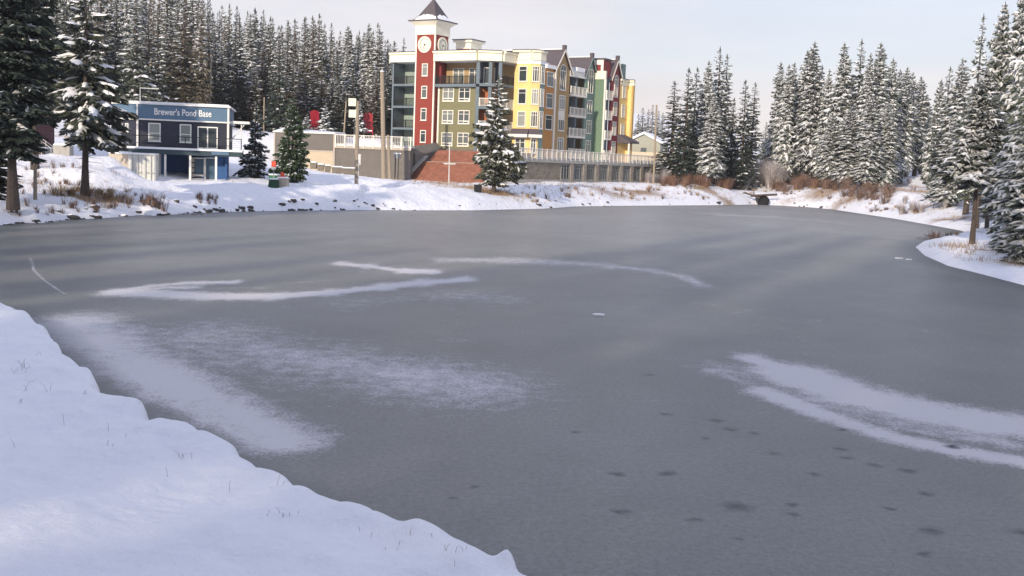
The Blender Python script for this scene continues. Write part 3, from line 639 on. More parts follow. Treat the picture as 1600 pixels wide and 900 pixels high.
# cornice band of the flat roof: front, corner and side
def band(seg, t0, t1, z0, z1, o=.25, name='roof_cornice', m='cream'):
    mb = MB(); seg.box(mb, t0, t1, -.3, o, z0, z1-.35); seg.box(mb, t0, t1, -.3, o+.22, z1-.35, z1-.08); seg.box(mb, t0, t1, -.3, o+.3, z1-.08, z1, 1)
    return mb.build(name, [Mt[m], Mt['roof_slate']], hotel)
sLF2 = Seg(H, (uL-.2, .55), U, length=-uL-TWX+.2); band(sLF2, 0, sLF2.L, TOP, COR); band(sOo, .02, sOo.L, TOP, COR, .5); band(sC, 0, sC.L, TOP, COR, .35); band(sR, 0, sR.L-.05, TOP, COR, .35)
# flat roof
roof_poly = [(uL+.1, 1.2), (A[0], 1.2), (B[0]-.3, B[1]+.3), (B[0]-.3, 24), (uL+.1, 14)]
m_ = MB(); m_.prism(roof_poly, TOP-.02, 18.55); m_.build('flat_roof', Mt['snow_load'], hotel)
m_ = MB(); m_.prism([(uL+.26, 3.6), (A[0]-.2, 3.6), (B[0]-2.2, B[1]+.8), (B[0]-2.2, 23.8), (uL+.26, 13.9)], 5.5, TOP-.03); m_.build('core_wall', Mt['blue_grey'], hotel)
# roof house
sP = Seg(H, (0, 7), U, length=9); pa, pb = sP.t(713, 75), sP.t(735.5, 75)
m_ = MB(); sP.box(m_, pa, pb, -2.6, 0, 18.5, 19.9); m_.build('roof_house_wall', Mt['dark_red_wall'], hotel)
m_ = MB(); sP.box(m_, pa-.05, pb+.05, -2.65, .05, 19.9, 20.75); sP.box(m_, pa-.35, pb+.35, -2.95, .35, 20.75, 21.05); sP.box(m_, pb-.12, pb+.03, -.1, .03, 18.5, 19.9); m_.build('roof_house_cornice', Mt['cream'], hotel)
sP.part('roof_house_cap', Mt['roof_slate'], hotel, pa-.45, pb+.45, -3.05, .45, 21.05, 21.17)
# ------ right facade, section by section
C_ = (sR.q[0]-.0, sR.q[1])
sY1 = Seg(H, C_, U, 828); sY2 = Seg(H, sY1.q, (1, 1), 842); sYs = Seg(H, sY2.q, V, 849.5)
UF = B[0]+.9; p0_ = (UF, C_[1]); sF = Seg(H, (UF, C_[1]+Seg(H, p0_, V, 849).L), V, 866)
sG1 = Seg(H, sF.q, V, 888); sH = Seg(H, sG1.q, V, 913); sG2 = Seg(H, sH.q, V, 928)
sGr = Seg(H, sG2.q, U, 943); sRd = Seg(H, sGr.q, V, 967); sE1 = Seg(H, sRd.q, V, 980); sE2 = Seg(H, sE1.q, U, 988.5); sE3 = Seg(H, sE2.q, V, length=.5)
tF = 0.0; tY = sYs.L
print('plan', [round(s.L, 2) for s in (sLF, sO, sC, sR, sY1, sY2, sF, sG1, sH, sG2, sGr, sRd, sE1, sE2)])
wl = lambda seg, n, m, z0=5.0, z1=TOP, t0=0, t1=None, o0=-.3, o1=0: seg.part(n, Mt[m], hotel, t0, seg.L if t1 is None else t1, o0, o1, z0, z1)
wl(sY1, 'yellow_wall', 'yellow_wall', t1=sY1.L-.002); wl(sY2, 'yellow_wall', 'yellow_wall'); wl(sYs, 'bay_wall', 'teal_wall')
wl(sF, 'orange_wall', 'orange_wall', t0=tF+.001); wl(sG1, 'gable_wall', 'brown_wall', o1=.02)
band(sY1, -.2, sY1.L, 18.0, 19.35, .15); band(sY2, 0, sY2.L, 18.0, 19.35, .15); band(sYs, 0, tY, 18.0, 19.35, .1)
m_ = MB(); m_.prism([C_, sY1.q, sY2.q, sYs.q, (B[0]-1, sYs.q[1]), (B[0]-1, C_[1])], TOP, 18.3); m_.build('bay_roof', Mt['snow_load'], hotel)
for f_ in FL[1:]:
    window(hotel, sY1, sY1.t(815.5), f_+.55, 1.25, 2.0, 'single', 'white_trim', 'glass')
    window(hotel, sY2, sY2.L*.5, f_+.55, min(2.2, sY2.L*.8), 2.0, 'tall3', 'cream_trim', 'glass')
    window(hotel, sYs, tY*.5, f_+.35, tY*.72, 2.3, 'double', 'white_trim', 'glass')
    window(hotel, sF, (tF+sF.L)/2, f_+.5, (sF.L-tF)*.62, 2.0, 'single', 'cream_trim', 'glass')
# ground floor of the yellow bay: porch roof
for s_ in (sY1, sY2):
    mb = MB(); s_.box(mb, -.3, s_.L+.3, -.1, .9, 8.3, 8.45); a = s_.at(-.3, .9); b = s_.at(s_.L+.3, .9); c = s_.at(s_.L, .03); d = s_.at(0, .03)
    mb.hexa([(*a, 8.45), (*b, 8.45), (*c, 8.45), (*d, 8.45), (*a, 8.5), (*b, 8.5), (*c, 9.2), (*d, 9.2)]); mb.build('porch_roof', Mt['roof_slate'], hotel)
    s_.part('porch_fascia', Mt['white_trim'], hotel, -.3, s_.L+.3, .9, 1.0, 8.05, 8.46)
    window(hotel, s_, s_.L*.5, 6.05, s_.L*.62, 1.9, 'double', 'white_trim', 'glass')
sF.part('trim_post', Mt['cream_trim'], hotel, sF.L-.35, sF.L+.02, -.3, .2, 5.0, 18.0)
# gables: front, window, ridge roof running back into the building
def gable(seg, apex_z, eave_z, m, ridge_len, roof_l=None, arch=True, cap='roof_slate', zb=TOP, extra=.25, chim=True):
    c = seg.L/2; mb = MB()
    a0, a1, ap = seg.at(-extra*0, .02), seg.at(seg.L, .02), seg.at(c, .02); b0, b1, bp_ = seg.at(0, -.3), seg.at(seg.L, -.3), seg.at(c, -.3)
    P3 = [(*a0, zb-.01), (*a1, zb-.01), (*ap, apex_z), (*b0, zb-.01), (*b1, zb-.01), (*bp_, apex_z)]
    mb.v += P3; mb.f += [(0, 1, 2), (5, 4, 3), (0, 2, 5, 3), (1, 4, 5, 2), (0, 3, 4, 1)]; mb.m += [0]*5
    mb.build('gable_front', Mt[m], hotel)
    # two roof slopes as slabs
    ext = roof_l or ridge_len
    for sgn in (-1, 1):
        e_t = c-sgn*0+sgn*(seg.L/2+.5); mb = MB()
        ze = zb-.25*1.0
        f0, f1 = seg.at(c, .3), seg.at(e_t, .3); g0, g1 = seg.at(c, -ridge_len), seg.at(e_t, -ridge_len); k_ = (apex_z-ze)
        q = [(*f0, apex_z), (*f1, ze), (*g1, ze), (*g0, apex_z)]
        if sgn < 0: q = q[::-1]
        mb.hexa([(x, y, z) for x, y, z in q]+[(x, y, z+.2) for x, y, z in q]); mb.build('roof_slope', Mt['roof_slate'], hotel)
        mb = MB(); h0, h1 = seg.at(c, .36), seg.at(e_t, .36); i0, i1 = seg.at(c, .30), seg.at(e_t, .30)
        q = [(*i0, apex_z-.1), (*h0, apex_z-.1), (*h1, ze-.1), (*i1, ze-.1)]
        mb.hexa([(x, y, z) for x, y, z in q]+[(x, y, z+.32) for x, y, z in q]); mb.build('barge_board', Mt['cream_trim' if m != 'teal_wall' else 'teal_wall'], hotel)
    mb = MB(); seg.box(mb, c-.12, c+.12, -ridge_len, .3, apex_z+.16, apex_z+.27); mb.build('ridge_snow', Mt['snow_load'], hotel)
    if chim: seg.part('finial', Mt['roof_slate'], hotel, c-.22, c+.22, -.15, .35, apex_z-.1, apex_z+.75)
    return c
gable(sG1, H.zat(sG1.at(sG1.L/2), (879, 79)), TOP, 'brown_wall', 11)
c1 = sG1.L/2; ww = min(2.0, sG1.L*.42)
window(hotel, sG1, c1, 15.0, ww, 2.7, 'arch', 'cream_trim', 'glass', .02)
for f_ in FL[:3]: window(hotel, sG1, c1, f_+.5, ww, 2.0, 'tall3', 'cream_trim', 'glass', .02)
wl(sG1, 'panel_trim', 'cream_trim', 10.95, 12.2, c1-ww/2-.05, c1+ww/2+.05, .0, .06)
# loggias with white balconies
sHt = sH.t(897)
def loggia(seg, t0, t1, div, back, floors, frame='teal_wall', dep=-2.2):
    seg.part('loggia_back_wall', Mt[back], hotel, t0, div, dep-.2, dep, 5.5, TOP)
    seg.part('loggia_back_wall', Mt[frame], hotel, div, t1, dep*.55-.2, dep*.55, 5.5, TOP)
    seg.part('loggia_divider', Mt['blue_grey'], hotel, div-.15, div+.15, dep, -.02, 5.5, TOP)
    for f_ in floors:
        seg.part('loggia_floor', Mt['cream_trim'], hotel, t0, t1, dep, .35, f_-.3, f_)
        railing(hotel, seg, t0+.05, t1-.05, f_, .28, 'cream_trim', 1.05, .2)
        window(hotel, seg, (div+t1)/2, f_+.1, min(1.7, (t1-div)*.75), 2.1, 'double', 'cream_trim', 'glass', dep*.55+.02, 'loggia_window')
loggia(sH, 0, sH.L, sH.L*.48, 'rust_wall', FL)
wl(sH, 'loggia_header', 'white_trim', 17.1, 17.9, o0=-.3, o1=.1)
wl(sG2, 'teal_wall', 'teal_wall', o1=.02); gable(sG2, H.zat(sG2.at(sG2.L/2), (921, 91)), TOP, 'teal_wall', 13, cap='teal_wall')
m_ = MB(); sH.box(m_, sH.L*.35, sH.L*.85, -1.9, .25, 17.92, 18.5); m_.build('roof_snow', Mt['snow_load'], hotel)
m_ = MB(); sF.box(m_, tF+.2, sF.L-.3, -1.2, .25, 17.6, 18.1); m_.build('roof_snow', Mt['snow_load'], hotel)
c2 = sG2.L/2; ww = min(1.8, sG2.L*.5)
for f_, h_ in zip(FL, (1.9, 1.9, 1.9, 3.4)): window(hotel, sG2, c2, f_+.5, ww, h_, 'double', 'cream_trim', 'glass', .02)
wl(sGr, 'green_wall', 'green_wall', z1=17.3); wl(sGr, 'green_wall_cap', 'cream', 17.3, 18.5, t0=-.1, t1=sGr.L+.16, o1=.16)
sGr.part('corner_trim', Mt['cream_trim'], hotel, sGr.L-.02, sGr.L+.22, -.3, .1, 5, 17.3)
# red end with its gable
loggia(sRd, .25, sRd.L*.45, sRd.L*.28, 'dark_red_wall', FL, 'dark_red_wall', -1.6)
sG3 = Seg(H, sRd.at(sRd.L*.45), V, length=sRd.L*.55)
wl(sG3, 'dark_red_wall', 'dark_red_wall', o1=.02); gable(sG3, H.zat(sG3.at(sG3.L/2), (962, 95)), TOP, 'dark_red_wall', 8, zb=TOP)
window(hotel, sG3, sG3.L/2, 15.0, min(1.9, sG3.L*.45), 2.6, 'arch', 'cream_trim', 'glass', .02)
for f_ in FL[:3]: window(hotel, sG3, sG3.L/2, f_+.5, min(1.9, sG3.L*.45), 2.0, 'tall3', 'cream_trim', 'glass', .02)
sBk = Seg(H, sRd.at(0, -1.7), V, length=sRd.L*.45); m_ = MB(); sBk.box(m_, 0, sBk.L, -6, 1.4, TOP, 20.1); m_.build('attic_wall', Mt['dark_red_wall'], hotel)
m_ = MB(); sBk.box(m_, -.1, sBk.L, -6, 1.6, 20.1, 20.35); m_.build('attic_roof', Mt['roof_slate'], hotel)
m_ = MB()
sAt = Seg(H, sRd.at(0, -.3), (-1, 0), length=5); sAt2 = Seg(H, sAt.q, U, length=5); sAt2.box(m_, 0, 5, .0, .08, 19.4, 20.1); sAt2.box(m_, 0, .4, .0, .08, TOP, 19.4); sAt2.box(m_, 4.6, 5, .0, .08, TOP, 19.4); m_.build('attic_trim', Mt['cream_trim'], hotel)
wl(sE1, 'end_wall', 'yellow_wall', z1=17.0); wl(sE2, 'end_wall', 'yellow_wall', z1=17.0); wl(sE3, 'end_wall', 'yellow_wall', z1=17.0)
band(sE1, 0, sE1.L, 17.0, 17.9, .1); band(sE2, -.1, sE2.L+.1, 17.0, 17.9, .1)
for f_ in FL[1:]: window(hotel, sE1, sE1.L*.5, f_+.4, min(1.8, sE1.L*.4), 1.9, 'tall3', 'cream_trim', 'glass')
m_ = MB(); sE1.box(m_, sE1.L*.35, sE1.L*.75, -3, -.2, 17.9, 20.1); m_.build('end_chimney', Mt['teal_wall'], hotel)
mb = MB(); sE1.box(mb, -.2, sE1.L+.2, .02, 2.2, 8.3, 8.5); a, b, c, d = sE1.at(-.2, 2.2), sE1.at(sE1.L+.2, 2.2), sE1.at(sE1.L+.2, .03), sE1.at(-.2, .03)
mb.hexa([(*a, 8.5), (*b, 8.5), (*c, 8.5), (*d, 8.5), (*a, 8.55), (*b, 8.55), (*c, 9.6), (*d, 9.6)]); mb.build('end_porch_roof', Mt['roof_slate'], hotel)
sE1.part('end_porch_post', Mt['cream_trim'], hotel, 0, .25, 1.8, 2.05, 5.5, 8.3)
m_ = MB(); m_.prism([(B[0]-2.2, 23), (B[0]-2.2, B[1]+1), sR.at(sR.L, -2.0), (UF-2.6, sY2.q[1]), (UF-2.6, sE3.q[1]-.2), (-4, sE3.q[1]-.2)], 5.0, TOP-.04); m_.build('core_wall', Mt['brown_wall'], hotel)
m_ = MB(); m_.prism([(B[0]-2.2, 23), (B[0]-1, sY2.q[1]+2.1), (UF-.35, sY2.q[1]+2.1), (UF-.35, sG2.q[1]), (sGr.q[0]-.4, sGr.q[1]+.35), (sGr.q[0]-.4, sE1.q[1]+.35), (sE2.q[0]-.35, sE2.q[1]+.35), (sE3.q[0]-.35, sE3.q[1]), (-4, sE3.q[1])], TOP-.03, TOP+.12); m_.build('flat_roof', Mt['snow_load'], hotel)

# ------------------------------------------------------------------ stone parkade below the hotel terrace
K = Plan(Vector((0, 0, 0)), HR)
q0 = K.loc(D(815, 283, 139.5))
pk = empty('parkade', (0, 0, 0), HR, 'long low stone fronted parkade under the white terrace railing, right of the brick stairs', 'parkade')
sK = Seg(K, q0, V, 1036, py=270); s0 = sK.t(786, 270)
DECK = 5.45
kp = lambda n, m, *a: sK.part(n, Mt[m], pk, *a)
kp('stone_wall', 'stone_wall', s0, sK.L, -.5, 0, 1.2, DECK-.55); tH = K.loc(HO)[1]+1.5-q0[1]
kp('deck_slab', 'concrete', s0-.1, tH, -3, .22, DECK-.55, DECK-.1); kp('deck_snow', 'snow_load', s0, tH, -3, .1, DECK-.1, DECK)
kp('deck_slab', 'concrete', tH, sK.L+.1, -13, .22, DECK-.55, DECK-.1); kp('deck_snow', 'snow_load', tH, sK.L, -13, .1, DECK-.1, DECK)
railing(pk, sK, s0, sK.L, DECK, .16, 'cream_trim', 1.15, .24, 1.28, brackets=True, rail=.14)
kp('plinth', 'concrete', s0, sK.L, .0, .08, 1.2, 2.75)
cols = [(875, 889), (896, 909), (917.5, 928), (938, 948), (957, 966.5), (974.5, 983), (991, 999), (1006.5, 1014.5)]
prev = None
for a, b in cols:
    t0, t1 = sK.t(a, 270), sK.t(b, 270); w = t1-t0; zb = 2.55
    window(pk, sK, (t0+t1)/2, zb+.25, max(1.4, w*.92), 1.95, 'tall3', 'metal_grey', 'glass_dark', .03)
    if prev: kp('pilaster', 'pilaster', prev+.08, min(t0-.05, prev+.95), .0, .22, 1.4, DECK-.56)
    prev = t1
kp('pilaster', 'pilaster', prev+.08, prev+.9, .0, .22, 1.4, DECK-.56)
window(pk, sK, sK.t(797, 272), 2.3, 2.2, 2.1, 'door2', 'white_trim', 'glass_dark', .03, 'glazed_door'); 
kp('notice_board', 'cream_trim', sK.t(817.5, 266), sK.t(822.5, 266), .02, .08, 3.55, 4.5)
# ------------------------------------------------------------------ brick stairs up to the terrace
b0 = G(632, 281, 2.1); SP = Plan(Vector((b0.x, b0.y, 0)), HR)
st = empty('brick_stairs', (b0.x, b0.y, 0), HR, 'wide red brick stairs rising to the hotel below the clock tower', 'stairs')
wide = K.loc(K.wor(sK.at(s0)))[0]-K.loc(b0)[0]-.1
y0 = 0.0; z0 = 1.55
mb = MB(); n1, n2 = 17, 9; run = .235; z = z0
for i in range(n1): mb.box(0.05, wide, y0+i*run, y0+i*run+6, z if i else 1.0, z+.17); z += .17
mb.build('lower_flight', Mt['brick'], st)
zl = z; yl = y0+n1*run
mb = MB(); mb.box(.05, wide, yl, yl+5, zl-.1, zl+.06); mb.build('landing', Mt['concrete'], st)
mb = MB(); z = zl+.06
for i in range(n2): mb.box(.05, wide, yl+1.0+i*run, yl+1.0+i*run+4, z-.02, z+.165); z += .165
mb.build('upper_flight', Mt['brick'], st); ztop = z
mb = MB(); sy = zl/1; rise = (zl-z0)
def cheek(mb, x0, x1, up):
    a = [(x0, -.3, 1.0), (x1, -.3, 1.0), (x1, yl+.6, 1.0), (x0, yl+.6, 1.0)]; b = [(x0, -.3, z0+up), (x1, -.3, z0+up), (x1, yl+.6, zl+up+.25), (x0, yl+.6, zl+up+.25)]
    mb.hexa(a+b)
cheek(mb, -.45, .05, .35); mb.build('cheek_wall', Mt['grey_render'], st)
mb = MB(); mb.hexa([(-.52, -.35, z0+.35), (.12, -.35, z0+.35), (.12, yl+.7, zl+.62), (-.52, yl+.7, zl+.62), (-.52, -.35, z0+.47), (.12, -.35, z0+.47), (.12, yl+.7, zl+.74), (-.52, yl+.7, zl+.74)]); mb.build('coping', Mt['concrete'], st)
# upper retaining wall beside the stairs
mb = MB(); mb.hexa([(-1.6, yl-1.2, 1.0), (-.47, yl-1.2, 1.0), (-.47, yl+5, 1.0), (-1.6, yl+5, 1.0), (-1.6, yl-1.2, 6.2), (-.47, yl-1.2, 5.3), (-.47, yl+5, 5.9), (-1.6, yl+5, 7.0)]); mb.build('retaining_wall', Mt['grey_render'], st)
# ------------------------------------------------------------------ grey garage and terrace wall
gd = 139.0
gz_ = lambda px, py: Z(px, py, gd)
gx_ = lambda px, py=240: X(px, gd, py)
ga = empty('garage_building', (gx_(428), gd, 0), 0, 'low grey garage with a cream roller door and snowy roof, left of the terrace railing', 'garage')
ox = gx_(428); g1, g2 = gx_(522)-ox, gx_(642)-ox
mb = MB(); mb.box(0, g1, 0, 9.5, 1.5, gz_(475, 208)); mb.build('wall', Mt['grey_render'], ga)
mb = MB(); zt = gz_(475, 208); mb.box(-.15, g1+.15, -.2, 9.6, zt, zt+.14); mb.build('roof_fascia', Mt['cream_trim'], ga)
mb = MB(); zt += .14; mb.hexa([(-.15, -.15, zt), (g1+.1, -.15, zt), (g1+.1, 9.6, zt), (-.15, 9.6, zt), (.4, .5, zt+.12), (g1-.1, .3, zt+.1), (g1-.1, 9, zt+.3), (.8, 9, zt+.6)]); 
mb.hexa([(-.1, -.1, zt+.01), (3.6, -.1, zt+.01), (3.6, 9, zt+.01), (-.1, 9, zt+.01), (1.7, 3.2, zt+.95), (2.3, 3.2, zt+.95), (2.3, 5.2, zt+.95), (1.7, 5.2, zt+.95)]); mb.build('roof_snow', Mt['snow_load'], ga)
d0, d1 = gx_(479)-ox, gx_(519)-ox; zb_, zt_ = gz_(500, 270), gz_(500, 237)
mb = MB(); mb.box(d0, d1, -.05, .02, zb_-.5, zt_); mb.build('roller_door', Mt['door_cream'], ga)
mb = MB(); mb.box(d0-.16, d0, -.1, .02, zb_-.5, zt_+.16); mb.box(d1, d1+.16, -.1, .02, zb_-.5, zt_+.16); mb.box(d0, d1, -.1, .02, zt_, zt_+.16); mb.build('door_frame', Mt['beige'], ga)
mb = MB(); mb.box(g1-.1, g1+.1, -.08, 0, 1.5, zt-.16); mb.box(-.0, .14, -.06, 0, 1.5, zt-.16); mb.build('corner_trim', Mt['beige'], ga)
tr = empty('terrace_wall', (ox+g1+.1, gd, 0), 0, 'grey terrace wall topped by a white railing between the garage and the brick stairs', 'wall')
g3 = g2-g1-.1; ztr = gz_(560, 228); PT = Plan(Vector((ox+g1+.1, gd, 0)), 0); sTr = Seg(PT, (0, 0), U, length=g3)
mb = MB(); mb.box(0.02, g3, 0.03, 9.5, 1.2, ztr-.02); mb.build('wall', Mt['grey_render'], tr)
mb = MB(); mb.box(.02, g3+.1, .03, 9.5, ztr-.02, ztr+.12); mb.build('deck_snow', Mt['snow_load'], tr)
railing(tr, sTr, .05, g3-.05, ztr+.1, .08, 'cream_trim', 1.22, .2, 1.2, brackets=True, rail=.12)
mb = MB(); mb.box(0, g3, -.12, .03, ztr-.35, ztr-.02); mb.build('deck_edge', Mt['beige'], tr)

# ------------------------------------------------------------------ Brewer's Pond Base
bd = 99.5; BR = R(11)
bo = Vector((X(216, bd, 230), bd, 0)); BP = Plan(bo, BR)
bb = empty('pond_base_building', (bo.x, bo.y, 0), BR, 'dark two storey cabin with a blue fascia reading Brewer\'s Pond Base', 'building')
sB = Seg(BP, (0, 0), U, 355, py=230); sBL = Seg(BP, (-2.4, 2.2), (2.4, -2.2), length=math.hypot(2.4, 2.2))
bw = sB.L; G0 = 1.3; DK = 4.78; F0 = 7.30; F1 = 8.55
m_ = MB(); m_.prism([(-2.4, 2.2), (0, 0), (bw, 0), (bw, 8), (-2.4, 8)], DK, F0); m_.build('upper_wall', Mt['navy'], bb)
m_ = MB(); m_.prism([(-2.5, 2.1), (-.08, -.1), (bw+.1, -.1), (bw+.1, 8.1), (-2.5, 8.1)], F0, F1); m_.build('fascia', Mt['sign_blue'], bb)
m_ = MB()
for z0_, z1_, o in ((F0-.12, F0, .12), (F1, F1+.14, .18)): m_.prism([(-2.5-o*.4, 2.1-o), (-.08-o*.4, -.1-o), (bw+.1+o, -.1-o), (bw+.1+o, 8.1+o), (-2.5-o, 8.1+o)], z0_, z1_)
m_.box(bw-.02, bw+.16, -.17, -.0, DK, F0-.12); m_.box(bw+.0, bw+.16, -.16, -.1, F0, F1); m_.box(-.14, .02, -.16, .0, DK, F0-.12); m_.box(-.14, .0, -.18, -.1, F0, F1); m_.build('white_trim', Mt['white_trim'], bb)
m_ = MB(); m_.prism([(-2.5, 2.1), (-.08, -.1), (bw+.1, -.1), (bw+.1, 8.1), (-2.5, 8.1)], F1+.141, F1+.26); m_.build('roof_snow', Mt['snow_load'], bb)
for px_, w_ in ((241.5, 1.05), (290, 1.0)): window(bb, sB, sB.t(px_, 207), 5.35, w_, 1.6, 'sash', 'white_trim', 'glass')
window(bb, sB, sB.t(324.5, 212), DK+.08, 1.75, 1.95, 'door2', 'white_trim', 'glass_dark', 0, 'sliding_door')
for t_ in (.5, 1.25): window(bb, sBL, sBL.L*.18+t_, 6.1, .42, .75, 'none', 'white_trim', 'glass')
window(bb, sBL, sBL.L*.18+.5, 5.1, .42, .6, 'none', 'white_trim', 'glass')
# lettering
def text(body, size, m, parent, loc, rot, name, depth=.02):
    c = bpy.data.curves.new('t', 'FONT'); c.body = body; c.size = size; c.extrude = depth; c.align_x = 'CENTER'; c.align_y = 'CENTER'; c.offset = .011
    t_ = bpy.data.objects.new('t', c); COL.objects.link(t_); dg = bpy.context.evaluated_depsgraph_get(); me = bpy.data.meshes.new_from_object(t_.evaluated_get(dg)); bpy.data.objects.remove(t_)
    me.materials.clear(); me.materials.append(Mt[m]); return link(name, me, parent, loc, rot)
tt = sB.t(286, 180)
lt = text("Brewer's Pond Base", .80, 'white_sign', bb, (tt, -.13, (F0+F1)/2), (math.pi/2, 0, 0), 'lettering')
lt.scale = (.92, 1, 1)
sx_ = (4.9)/max(v.co.x for v in lt.data.vertices)/2; lt.scale = (sx_, 1, 1)
Mt['glass_blue'] = glass('glass_blue', (.05, .10, .15), .2, (.10, .17, .24))
# deck and its posts
m_ = MB(); m_.prism([(-2.2, -.2), (-2.2, -1.7), (bw+1.35, -1.7), (bw+1.35, 1.5), (bw+.17, 1.5), (bw+.17, -.2)], DK-.55, DK-.12); m_.build('deck', Mt['deck_green'], bb)
m_ = MB(); m_.prism([(-2.25, -.15), (-2.25, -1.76), (bw+1.4, -1.76), (bw+1.4, 1.5), (bw+.18, 1.5), (bw+.18, -.18)], DK-.12, DK+.06); m_.build('deck_snow', Mt['snow_load'], bb)
sDk = Seg(BP, (-2.2, -1.62), U, length=bw+3.5)
mb = MB(); 
for k in range(8):
    t_ = sDk.L*k/7; sDk.box(mb, t_-.035, t_+.035, -.035, .035, DK+.06, DK+1.05)
sDk.box(mb, 0, sDk.L, -.03, .03, DK+.98, DK+1.05); sDk.box(mb, 0, sDk.L, -.012, .012, DK+.2, DK+.96) if False else None
for z_ in (.25, .42, .6, .78): sDk.box(mb, 0, sDk.L, -.008, .008, DK+z_, DK+z_+.018)
mb.build('deck_railing', Mt['black_metal'], bb)
m_ = MB(); m_.box(2.0, bw, 2.6, 2.8, G0, DK-.55); m_.box(bw-.15, bw, -.1, 2.6, G0, DK-.55); m_.box(1.9, 2.1, -.1, 2.6, G0, DK-.55); m_.box(5.4, 5.55, .4, 2.6, G0, DK-.55); m_.build('lower_wall', Mt['deep_blue'], bb)
for px_ in (258, 297, 337.5): t_ = sDk.t(px_, 260)-2.2; m_ = MB(); m_.box(t_-.09, t_+.09, -1.6, -1.42, G0, DK-.551); m_.build('deck_post', Mt['white_trim'], bb)
for px_, w_ in ((306, 1.5), (326, 1.1)):
    sW = Seg(BP, (0, .35 if px_ > 300 else 2.6), U, length=bw); 
m_ = MB(); m_.box(5.55, bw-.16, .4, .55, G0, DK-.55); m_.build('kiosk_wall', Mt['deep_blue'], bb)
sW = Seg(BP, (0, .4), U, length=bw); window(bb, sW, sW.t(309, 260), 2.45, 1.25, 1.6, 'none', 'white_trim', 'glass_blue', 0, 'hatch'); window(bb, sW, sW.t(329, 260), 2.05, 1.0, 2.05, 'none', 'white_trim', 'glass_blue', 0, 'door')
m_ = MB(); t_ = sW.t(301, 260); 
for i in range(4): m_.box(t_-.25, t_+.15, .1, .36, 2.3+i*.45, 2.62+i*.45)
m_.build('poster', Mt['beige'], bb)
m_ = MB(); m_.box(sB.t(349, 235)-.9, sB.t(349, 235)+.6, -1.8, -1.765, DK-.42, DK-.16); m_.build('deck_sign', Mt['sign_blue'], bb)
# side canopy on the right
m_ = MB(); m_.box(bw+.14, bw+1.9, .3, 2.5, F0-.1, F0+.12); m_.tube([(bw+.2, .6, F0-1.7), (bw+1.5, .6, F0-.1)], .06, 6); m_.tube([(bw+1.2, .5, DK), (bw+1.2, .5, F0-.1)], .05, 6); m_.build('canopy', Mt['white_trim'], bb)
m_ = MB(); p_ = BP.loc(D(219, 150, bd+2)); m_.tube([(p_[0], p_[1], F1+.2), (p_[0], p_[1], F1+1.5), (p_[0]+1.6, p_[1], F1+1.5)], .045, 6); m_.build('roof_pipe', Mt['metal_white'], bb)
# container under the deck
cd = 95.4; c0 = X(200, cd, 262); c1_ = X(240.5, cd, 262)
sc_o = empty('shipping_container', (c0, cd, 0), R(11), 'white shipping container with closed doors under the left end of the cabin deck', 'container')
cw = (c1_-c0)/math.cos(R(11)); cz0 = 1.6; cz1 = Z(220, 241.5, cd)
m_ = MB(); m_.box(0, cw, .08, 6, cz0, cz1); m_.build('body', Mt['container_white'], sc_o)
for i in range(2):
    m_ = MB(); a, b = (.08, cw/2-.02) if i == 0 else (cw/2+.02, cw-.08); m_.box(a, b, 0, .07, cz0+.1, cz1-.1)
    for k in range(5): m_.box(a+.12+k*(b-a-.24)/5, a+.12+(k+.5)*(b-a-.24)/5, -.008, 0, cz0+.2, cz1-.2)
    dr = m_.build('door', Mt['container_white'], sc_o)
    for f_ in (.3, .75):
        m_ = MB(); t_ = a+(b-a)*f_; m_.tube([(t_, -.06, cz0+.08), (t_, -.06, cz1-.08)], .025, 6); m_.box(t_-.02, t_+.3, -.1, -.06, cz0+1.0, cz0+1.05); m_.build('locking_bar', Mt['metal_grey'], dr)
m_ = MB(); m_.hexa([(-1.9, 2.2, cz0), (-.02, .1, cz0), (-.02, 6, cz0), (-1.9, 6, cz0), (-1.9, 2.2, cz1), (-.02, .1, cz1), (-.02, 6, cz1), (-1.9, 6, cz1)]); m_.build('side_lean_to', Mt['beige'], sc_o)
m_ = MB(); m_.hexa([(-1.95, 2.1, cz1), (0, -.02, cz1+.001), (0, 6, cz1), (-1.95, 6, cz1), (-1.8, 2.3, cz1+.22), (-.02, .15, cz1+.2), (-.02, 5.8, cz1+.2), (-1.8, 5.8, cz1+.2)]); m_.box(.002, cw, -.02, 6, cz1, cz1+.14); m_.build('snow_cover', Mt['snow_load'], sc_o)

